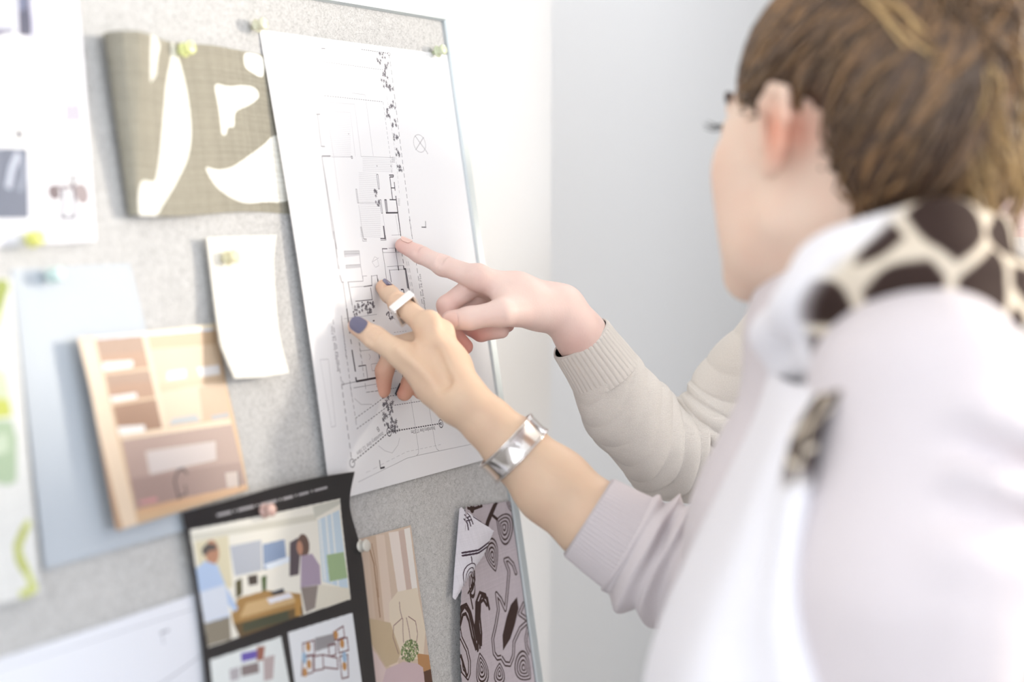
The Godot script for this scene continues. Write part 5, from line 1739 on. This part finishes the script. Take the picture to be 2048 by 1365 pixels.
func clothes_of_reaching_woman(who: Node3D, o: Vector3) -> void:
	var wool := knit(Color(0.93, 0.90, 0.915))
	# jumper: trunk, near arm
	var g := Field.new(Vector3(0.02, 0.84, -1.50), Vector3(0.50, 1.48, -0.84), 0.008)
	torso_into(g, Vector3(0.26, 0, -1.17), 0.0)
	g.chain([Vector3(0.258, 1.372, -0.985), Vector3(0.242, 1.25, -0.955), Vector3(0.228, 1.09, -0.95), Vector3(0.160, 0.88, -0.98)], [0.068, 0.072, 0.064, 0.045], 0.035)
	# slack cloth: folds at the back of the arm
	g.bone(Vector3(0.3111, 1.3491, -0.9199), 0.012, Vector3(0.2684, 1.3703, -0.9169), 0.006, 0.025)
	g.bone(Vector3(0.3170, 1.3168, -0.9169), 0.012, Vector3(0.2626, 1.3371, -0.9037), 0.006, 0.025)
	g.bone(Vector3(0.3204, 1.2734, -0.9228), 0.012, Vector3(0.2511, 1.2932, -0.8895), 0.005, 0.025)
	g.bone(Vector3(0.3111, 1.3330, -0.9184), 0.007, Vector3(0.2634, 1.3568, -0.9086), 0.004, 0.02, true)
	g.bone(Vector3(0.3170, 1.2978, -0.9151), 0.007, Vector3(0.2569, 1.3218, -0.8922), 0.004, 0.02, true)
	g.cut(Vector3(0, 0.90, 0), Vector3.DOWN, 0.01)
	var s := Shape.new()
	g.mesh_into(s)
	for k in s.v.size():
		s.v[k] -= o
	put("jumper", s.done(), wool, who)
	# right sleeve pushed up to the elbow
	var pts := shifted([Vector3(0.1004, 1.1942, -1.3674), Vector3(0.1257, 1.1807, -1.3641), Vector3(0.1580, 1.1712, -1.3572), Vector3(0.1986, 1.1815, -1.3511), Vector3(0.2546, 1.2364, -1.3412), Vector3(0.287, 1.36, -1.33)], o)
	var folds := func(u: float, t: float) -> float:
		var k := sin(t * 48.0 + sin(u * TAU) * 2.6) * 0.0040 + sin(t * 29.0 + cos(u * TAU + 1.0) * 3.4) * 0.0034
		return k * (0.2 + 0.8 * exp(-((t - 0.22) / 0.2) ** 2)) * clampf(t * 20.0, 0.0, 1.0) - 0.006 * exp(-(t / 0.02) ** 2)
	put("sleeve", tube_mesh(pts, [0.0480, 0.0535, 0.056, 0.055, 0.050, 0.052], 72, 120, folds), wool, who)
	var cuff_pts := shifted([Vector3(0.0678, 1.2136, -1.3772), Vector3(0.0779, 1.2072, -1.3756), Vector3(0.0932, 1.1978, -1.3717), Vector3(0.1105, 1.1881, -1.3668)], o)
	put("cuff", rib_cuff(cuff_pts, [0.0405, 0.0418, 0.0438, 0.0462], 64), knit(Color(0.925, 0.895, 0.91), 120.0), who)
	# trousers and shoes, out of the picture
	var tr := Field.new(Vector3(0.08, 0.04, -1.42), Vector3(0.46, 1.0, -0.94), 0.014)
	torso_into(tr, Vector3(0.26, 0, -1.17), -0.004)
	tr.cut(Vector3(0, 0.95, 0), Vector3.UP, 0.01)
	tr.cut(Vector3(0, 0.07, 0), Vector3.DOWN, 0.01)
	var ts := Shape.new()
	tr.mesh_into(ts)
	for k in ts.v.size():
		ts.v[k] -= o
	put("trousers", ts.done(), mat(Color(0.32, 0.34, 0.40), 0.9), who)
	shoes(who, Vector3(-1, 0, 0))
	scarf(who, o)

func shoes(who: Node3D, toe: Vector3) -> void:
	var across := Vector3.UP.cross(toe)
	for k in [-0.09, 0.09]:
		var g := Field.new(Vector3(-0.25, -0.02, -0.25), Vector3(0.25, 0.14, 0.25), 0.012)
		var p: Vector3 = across * float(k) + Vector3(0, 0.045, 0)
		g.bone(p - toe * 0.05, 0.042, p + toe * 0.12 - Vector3(0, 0.008, 0), 0.034, 0.02)
		g.bone(p - toe * 0.02, 0.042, p + Vector3(0, 0.05, 0), 0.045, 0.02)
		g.cut(Vector3(0, 0.002, 0), Vector3.DOWN, 0.004)
		var s := Shape.new()
		g.mesh_into(s)
		put("shoe", s.done(), mat(Color(0.20, 0.17, 0.16), 0.5), who)

# a ribbed cuff with a turned edge and an inside
func rib_cuff(pts: Array, radii: Array, ribs: int) -> ArrayMesh:
	var s := Shape.new()
	var rib := func(u: float, t: float) -> float:
		var k := absf(sin(u * PI * ribs))
		return 0.0011 * (sqrt(k) - 0.5) * clampf(t * 14.0, 0.3, 1.0) - 0.0012 * exp(-(t / 0.02) ** 2)
	tube_into(s, pts, radii, ribs * 8, 24, rib)
	var inner := []
	for r in radii:
		inner.append(r - 0.0028)
	var first := s.i.size()
	tube_into(s, pts, inner, 64, 8)
	# turn the inside round
	for k in range(first, s.i.size(), 3):
		var q := s.i[k]
		s.i[k] = s.i[k + 1]
		s.i[k + 1] = q
	# close the edge between them
	var d: Vector3 = (pts[1] - pts[0]).normalized()
	var x := (Vector3.UP - d * d.y).normalized()
	var y := d.cross(x)
	s.grid(64, 2, func(u: float, t: float): return [pts[0] - d * (0.0012 * sin(PI * t)) + (x * cos(u * TAU) + y * sin(u * TAU)) * lerpf(radii[0] - 0.0022, radii[0] - 0.0003, t), Vector2(u, t)], false, true)
	return s.done()

# brown patches between cream lines, as on a giraffe; bare(x, y) of 1 leaves the ground white
func giraffe(w: int, h: int, gx: int, gy: int, seed_: int, bare: Callable) -> Image:
	var r := RandomNumberGenerator.new()
	r.seed = seed_
	var seeds := []
	for k in gx * gy:
		seeds.append(Vector2(k % gx + r.randf_range(0.1, 0.9), k / gx + r.randf_range(0.1, 0.9)))
	var im := Image.create(w, h, false, Image.FORMAT_RGB8)
	for y in h:
		for x in w:
			var p := Vector2(float(x) / w * gx, float(y) / h * gy)
			var d1 := 1e9
			var d2 := 1e9
			for j in range(-1, 2):
				for i in range(-1, 2):
					var cx := int(p.x) + i
					var cy := int(p.y) + j
					var q: Vector2 = seeds[posmod(cy, gy) * gx + posmod(cx, gx)]
					q += Vector2(cx - posmod(cx, gx), cy - posmod(cy, gy))
					var d := p.distance_to(q)
					if d < d1:
						d2 = d1
						d1 = d
					elif d < d2:
						d2 = d
			var c := Color(0.84, 0.79, 0.72).lerp(Color(0.225, 0.175, 0.16), smoothstep(0.13, 0.22, d2 - d1))
			im.set_pixel(x, y, c.lerp(Color(0.93, 0.925, 0.945), clampf(bare.call(float(x) / w, float(y) / h), 0.0, 1.0)))
	return im

func scarf(who: Node3D, o: Vector3) -> void:
	# the roll round her neck: white in front, printed at the back
	var pts := shifted([Vector3(0.2558, 1.3924, -1.2856), Vector3(0.2296, 1.3886, -1.1948), Vector3(0.2185, 1.3932, -1.1149), Vector3(0.2209, 1.4133, -1.0565), Vector3(0.2313, 1.4342, -1.0183), Vector3(0.2669, 1.4439, -1.0192), Vector3(0.3071, 1.4394, -1.0690), Vector3(0.3402, 1.4325, -1.1588), Vector3(0.3616, 1.4247, -1.2585)], o)
	var radii := [0.036, 0.038, 0.043, 0.048, 0.049, 0.047, 0.044, 0.042, 0.040]
	var folds := func(u: float, t: float) -> float:
		return 0.0045 * sin(u * TAU * 4.0 + t * 5.0) + 0.003 * sin(u * TAU * 7.0 - t * 9.0) + 0.002 * sin(t * 40.0 + u * 9.0)
	var im := giraffe(240, 480, 7, 15, 6, func(u: float, t: float) -> float: return clampf((0.53 - t) * 30.0 + 2.0 * sin(u * TAU * 2.0), 0.0, 1.0))
	var print := printed(im, 0.9, 0.25)
	print.texture_repeat = true
	var roll := put("scarf", tube_mesh(pts, radii, 60, 120, folds, 1.0, Vector3.UP), print, who)
	# the end that hangs down in front, folded lengthwise
	var rows := [
		[Vector3(0.1861, 1.3751, -1.1433), Vector3(0.1800, 1.3748, -1.0529), Vector3(0.1852, 1.3769, -1.0079), Vector3(0.2016, 1.3893, -0.9789), Vector3(0.2250, 1.4043, -0.9603)],
		[Vector3(0.1770, 1.3388, -1.1399), Vector3(0.1683, 1.3462, -1.0402), Vector3(0.1682, 1.3504, -0.9903), Vector3(0.1731, 1.3560, -0.9527), Vector3(0.1888, 1.3650, -0.9435)],
		[Vector3(0.1538, 1.2935, -1.1256), Vector3(0.1496, 1.3083, -1.0266), Vector3(0.1540, 1.3144, -0.9769), Vector3(0.1621, 1.3194, -0.9422), Vector3(0.1799, 1.3213, -0.9404)],
		[Vector3(0.1292, 1.2472, -1.1112), Vector3(0.1292, 1.2679, -1.0127), Vector3(0.1408, 1.2772, -0.9583), Vector3(0.1560, 1.2826, -0.9287), Vector3(0.1793, 1.2799, -0.9335)],
		[Vector3(0.1068, 1.2000, -1.0967), Vector3(0.1102, 1.2251, -0.9986), Vector3(0.1272, 1.2384, -0.9447), Vector3(0.1528, 1.2451, -0.9151), Vector3(0.1874, 1.2409, -0.9248)],
		[Vector3(0.0935, 1.1554, -1.0825), Vector3(0.0979, 1.1848, -0.9848), Vector3(0.1198, 1.2005, -0.9310), Vector3(0.1579, 1.2069, -0.9065), Vector3(0.2013, 1.2022, -0.9161)],
		[Vector3(0.0909, 1.1064, -1.0678), Vector3(0.0953, 1.1406, -0.9706), Vector3(0.1192, 1.1571, -0.9219), Vector3(0.1629, 1.1647, -0.8975), Vector3(0.2121, 1.1596, -0.9071)]]
	var at := func(s: float, t: float) -> Vector3:
		var col := []
		for row in rows:
			col.append(along(row, s))
		var p: Vector3 = along(col, t)
		return p - o + Vector3(-0.4, 0, 0.9) * (0.006 * sin(s * 15.0 + t * 2.0) * clampf(t * 4.0, 0.2, 1.0))
	var tail_im := giraffe(200, 320, 8, 12, 9, func(u: float, t: float) -> float: return 1.0 - clampf((u - 0.70) * 40.0, 0.0, 1.0) * clampf((0.34 - t) * 12.0, 0.0, 1.0))
	put("scarf_end", sheet_mesh(40, 60, at, 0.004, Vector3(-0.5, 0, 0.85)), printed(tail_im, 0.9, 0.25), roll)

# ---- the woman farther off: bare right hand, pale jumper
func build_far_woman() -> void:
	var who := thing("person", "woman behind in an oatmeal jumper, pointing at the plan with a bare hand", "person", Vector3(0.50, 0, -1.62))
	var o := who.position
	var wrist := Vector3(0.0473, 1.3887, -1.5213)
	var im := Vector3(-0.0317, 1.4188, -1.4910)
	var mm := Vector3(-0.0331, 1.4139, -1.5116)
	var rm := Vector3(-0.0301, 1.4061, -1.5289)
	var pm := Vector3(-0.0240, 1.3974, -1.5432)
	var tip := Vector3(-0.1052, 1.4495, -1.5184)
	var finger_i := [im, Vector3(-0.0658, 1.4309, -1.5051), Vector3(-0.0882, 1.4410, -1.5151), tip]
	var finger_m := [mm, Vector3(-0.0621, 1.3935, -1.4936), Vector3(-0.0572, 1.3690, -1.4863), Vector3(-0.0442, 1.3542, -1.4919)]
	var finger_r := [rm, Vector3(-0.0491, 1.3756, -1.5150), Vector3(-0.0297, 1.3658, -1.5060), Vector3(-0.0100, 1.3686, -1.5013)]
	var finger_p := [pm, Vector3(-0.0361, 1.3764, -1.5352), Vector3(-0.0189, 1.3703, -1.5266), Vector3(-0.0043, 1.3723, -1.5197)]
	var thumb := [Vector3(0.0257, 1.3878, -1.5011), Vector3(-0.0098, 1.3885, -1.4660), Vector3(-0.0390, 1.3839, -1.4595), Vector3(-0.0567, 1.3818, -1.4624)]
	var g := Field.new(Vector3(-0.125, 1.27, -1.60), Vector3(0.115, 1.48, -1.435), 0.0015)
	g.chain([Vector3(0.1067, 1.2961, -1.5477), Vector3(0.0840, 1.3326, -1.5411), Vector3(0.0672, 1.3610, -1.5317), wrist], [0.024, 0.0245, 0.0235, 0.0205], 0.012)
	g.chain([Vector3(0.0768, 1.3449, -1.5272), Vector3(0.0607, 1.3706, -1.5166), Vector3(0.0436, 1.3891, -1.5092)], [0.017, 0.018, 0.016], 0.012)
	g.chain([wrist, Vector3(0.0053, 1.4066, -1.5059), im], [0.0190, 0.0160, 0.0118], 0.012)
	g.chain([wrist, Vector3(0.0077, 1.4016, -1.5225), mm], [0.0185, 0.0155, 0.0112], 0.012)
	g.chain([Vector3(0.0467, 1.3855, -1.5310), Vector3(0.0078, 1.3958, -1.5370), rm], [0.017, 0.0145, 0.0105], 0.012)
	g.chain([Vector3(0.0459, 1.3822, -1.5357), Vector3(0.0103, 1.3878, -1.5463), pm], [0.016, 0.0140, 0.0095], 0.012)
	g.chain([Vector3(0.0422, 1.3841, -1.5108)] + thumb.slice(0, 2), [0.0165, 0.0170, 0.0128], 0.012)
	g.chain(thumb.slice(1), [0.0122, 0.0104, 0.0092], 0.005)
	g.bone(Vector3(-0.0066, 1.3993, -1.4851), 0.010, Vector3(0.0124, 1.3962, -1.4969), 0.014, 0.014)
	g.chain(finger_i, [0.0116, 0.0094, 0.0084, 0.0072], 0.004)
	g.ball(finger_i[1], Basis.IDENTITY, Vector3(0.0098, 0.0098, 0.0098), 0.004)
	g.chain(finger_m, [0.0108, 0.0094, 0.0082, 0.0074], 0.003)
	g.chain(finger_r, [0.0104, 0.0090, 0.0080, 0.0074], 0.003)
	g.chain(finger_p, [0.0094, 0.0080, 0.0072, 0.0068], 0.003)
	g.ball(im + Vector3(0.0, 0.005, 0.003), Basis.IDENTITY, Vector3(0.0095, 0.0085, 0.0095), 0.008)
	var idir: Vector3 = finger_i[2] - finger_i[1]
	for k in [-0.0025, 0.0, 0.0025]:
		crease(g, finger_i[1] + idir.normalized() * k, idir, Vector3(0.2, 0.7, 0.7), 0.0100, 0.8)
	crease(g, finger_i[2], idir, Vector3(0.2, 0.7, 0.7), 0.0087, 0.8)
	var spots := [[tip, 0.016, 0.5], [finger_i[2], 0.012, 0.15], [finger_m[1], 0.016, 0.35], [finger_m[2], 0.02, 0.6], [finger_m[3], 0.022, 0.8], [finger_r[2], 0.02, 0.5], [finger_p[3], 0.02, 0.5], [thumb[3], 0.014, 0.3], [im, 0.014, 0.2], [Vector3(0.0653, 1.3545, -1.5080), 0.03, 0.22]]  # red knuckles and tips; middle finger deeper, its shade in the tint
	var tint := flesh(Color(0.81, 0.63, 0.575), Color(0.70, 0.31, 0.26), spots, 8)
	var s := Shape.new()
	g.mesh_into(s, tint)
	# head turned to the board; most of it is hidden
	var c := Vector3(0.5185, 1.5788, -1.6747)
	var fwd := Vector3(-0.88, -0.12, 0.30).normalized()
	var ax := Basis(Vector3.UP.cross(fwd).normalized(), Vector3.ZERO, fwd)
	ax.y = ax.z.cross(ax.x)
	var h := Field.new(c - Vector3(0.15, 0.26, 0.15), c + Vector3(0.15, 0.15, 0.15), 0.0045)
	head_into(h, c, ax, Vector3(0.51, 1.40, -1.66))
	h.mesh_into(s, flesh(Color(0.81, 0.63, 0.575), Color(0.70, 0.31, 0.26), [[c + ax * Vector3(0, -0.071, 0.09), 0.014, 0.5], [c + ax * Vector3(0.04, -0.035, 0.06), 0.03, 0.15]], 9))
	var b := Field.new(Vector3(0.12, -0.02, -1.95), Vector3(0.85, 1.48, -1.35), 0.014)
	far_trunk(b, -0.014)
	b.chain([Vector3(0.345, 1.40, -1.60), Vector3(0.2242, 1.2700, -1.5904), Vector3(0.1835, 1.2421, -1.5878), Vector3(0.1384, 1.2631, -1.5677), Vector3(0.0992, 1.3086, -1.5469)], [0.046, 0.036, 0.030, 0.028, 0.022], 0.02)
	b.mesh_into(s, func(_p: Vector3): return Color(0.80, 0.60, 0.535))
	resting_hand(s, Vector3(0.645, 0.885, -1.48), Vector3(-0.1, -0.98, 0.1), Vector3(0.8, 0.0, 0.5), 1.0, func(_p: Vector3): return Color(0.81, 0.63, 0.575))
	for k in s.v.size():
		s.v[k] -= o
	put("body", s.done(true), skin(), who)
	eyes(who, c, ax, o)
	var bare := mat(Color(0.90, 0.76, 0.72), 0.3, 0.5)
	nail("thumb_nail", who, thumb[3] - o, thumb[3] - thumb[2], Vector3(0.05, 0.10, 1.0), 0.0140, 0.0145, 0.0106, bare)
	nail("finger_nail", who, tip - o, finger_i[3] - finger_i[2], Vector3(0.30, 0.9, 0.25), 0.0110, 0.0115, 0.0080, bare)
	nail("finger_nail", who, finger_m[3] - o, finger_m[3] - finger_m[2], Vector3(-0.4, -0.6, -0.6), 0.010, 0.011, 0.0081, bare)
	# hair, fair and pinned up
	var hg := Field.new(c - Vector3(0.17, 0.15, 0.17), c + Vector3(0.19, 0.19, 0.17), 0.006)
	hg.ball(c + ax * Vector3(0, 0.034, -0.016), ax, Vector3(0.082, 0.094, 0.100), 0.02)
	hg.ball(c + ax * Vector3(0, 0.02, -0.09), ax, Vector3(0.055, 0.055, 0.05), 0.03)
	hg.ball(c + ax * Vector3(0, -0.05, 0.115), ax, Vector3(0.10, 0.105, 0.080), 0.012, true)
	for k in [-1.0, 1.0]:
		hg.bone(c + ax * Vector3(k * 0.085, -0.02, 0.03), 0.035, c + ax * Vector3(k * 0.085, -0.12, -0.03), 0.045, 0.012, true)
	var hs := Shape.new()
	hg.mesh_into(hs)
	for k in hs.v.size():
		hs.v[k] -= o
	put("hair", hs.done(), mat(Color(0.62, 0.46, 0.28), 0.5), who)
	# jumper
	var wool := knit(Color(0.94, 0.92, 0.895), 56.0)
	var jg := Field.new(Vector3(0.22, 0.84, -1.95), Vector3(0.85, 1.50, -1.35), 0.009)
	far_trunk(jg, 0.0)
	jg.cut(Vector3(0, 0.88, 0), Vector3.DOWN, 0.01)
	jg.cut(Vector3(0, 1.455, 0), Vector3.UP, 0.01)
	var js := Shape.new()
	jg.mesh_into(js)
	for k in js.v.size():
		js.v[k] -= o
	put("jumper", js.done(), wool, who)
	var pts := shifted([Vector3(0.0880, 1.3275, -1.5426), Vector3(0.1161, 1.2834, -1.5525), Vector3(0.1476, 1.2488, -1.5684), Vector3(0.1796, 1.2375, -1.5844), Vector3(0.2191, 1.2674, -1.5902), Vector3(0.2590, 1.3236, -1.5905), Vector3(0.345, 1.40, -1.605)], o)
	var folds := func(u: float, t: float) -> float:
		var bend := exp(-((t - 0.5) / 0.16) ** 2)
		# cloth pushed together: rounded ridges with narrow valleys, closest in the crook of the arm
		var ridge := pow(absf(sin(t * 50.0 + 2.6 * cos(u * TAU + 0.5) + 0.8 * sin(u * TAU * 2.0))), 0.55) - 0.72
		var wave := sin(t * 27.0 + 3.4 * sin(u * TAU + 0.6)) * 0.0036
		return (ridge * 0.0058 * (0.30 + 0.75 * bend) + wave * (0.6 + 0.4 * bend) + 0.0024 * sin(u * TAU * 2.0 + t * 14.0)) * clampf(t * 16.0, 0.0, 1.0) - 0.003 * exp(-(t / 0.02) ** 2)
	put("sleeve", tube_mesh(pts, [0.0355, 0.0425, 0.0490, 0.0530, 0.053, 0.056, 0.060], 110, 320, folds), wool, who)
	var cuff_pts := shifted([Vector3(0.0668, 1.3584, -1.5335), Vector3(0.0754, 1.3458, -1.5373), Vector3(0.0844, 1.3331, -1.5411), Vector3(0.0936, 1.3193, -1.5449)], o)
	put("cuff", rib_cuff(cuff_pts, [0.0315, 0.0325, 0.0342, 0.0362], 40), knit(Color(0.935, 0.915, 0.89), 120.0), who)
	var tr := Field.new(Vector3(0.25, 0.04, -1.90), Vector3(0.80, 1.0, -1.40), 0.014)
	far_trunk(tr, -0.004)
	tr.cut(Vector3(0, 0.95, 0), Vector3.UP, 0.01)
	tr.cut(Vector3(0, 0.07, 0), Vector3.DOWN, 0.01)
	var ts := Shape.new()
	tr.mesh_into(ts)
	for k in ts.v.size():
		ts.v[k] -= o
	put("trousers", ts.done(), mat(Color(0.25, 0.26, 0.30), 0.9), who)
	shoes(who, Vector3(-0.5, 0, 0.866))

func far_trunk(g: Field, grow: float) -> void:
	var at := Vector3(0.52, 0, -1.66)
	var across := Vector3(0.866, 0, 0.5) * -1.0   # towards her right shoulder
	g.chain([at + Vector3(0, 1.40, 0), at + Vector3(0, 1.24, 0), at + Vector3(0, 1.08, 0), at + Vector3(0, 0.93, 0)], [0.075 + grow, 0.115 + grow, 0.11 + grow, 0.13 + grow], 0.05)
	g.chain([Vector3(0.345, 1.40, -1.605), at + Vector3(0, 1.42, 0), at - across * 0.17 + Vector3(0, 1.39, 0)], [0.056 + grow, 0.058 + grow, 0.056 + grow], 0.05)
	g.chain([at - across * 0.18 + Vector3(0, 1.38, 0), at - across * 0.23 + Vector3(0, 1.10, 0), at - across * 0.20 + Vector3(-0.05, 0.90, 0.08)], [0.054 + grow, 0.046 + grow, 0.038 + grow], 0.03)
	for s in [-1.0, 1.0]:
		var off: Vector3 = across * (s * 0.085)
		g.chain([at + off + Vector3(0, 0.90, 0), at + off + Vector3(0, 0.50, 0), Vector3(0.50, 0.09, -1.62) + across * (s * 0.09)], [0.088 + grow, 0.06 + grow, 0.045 + grow], 0.03)
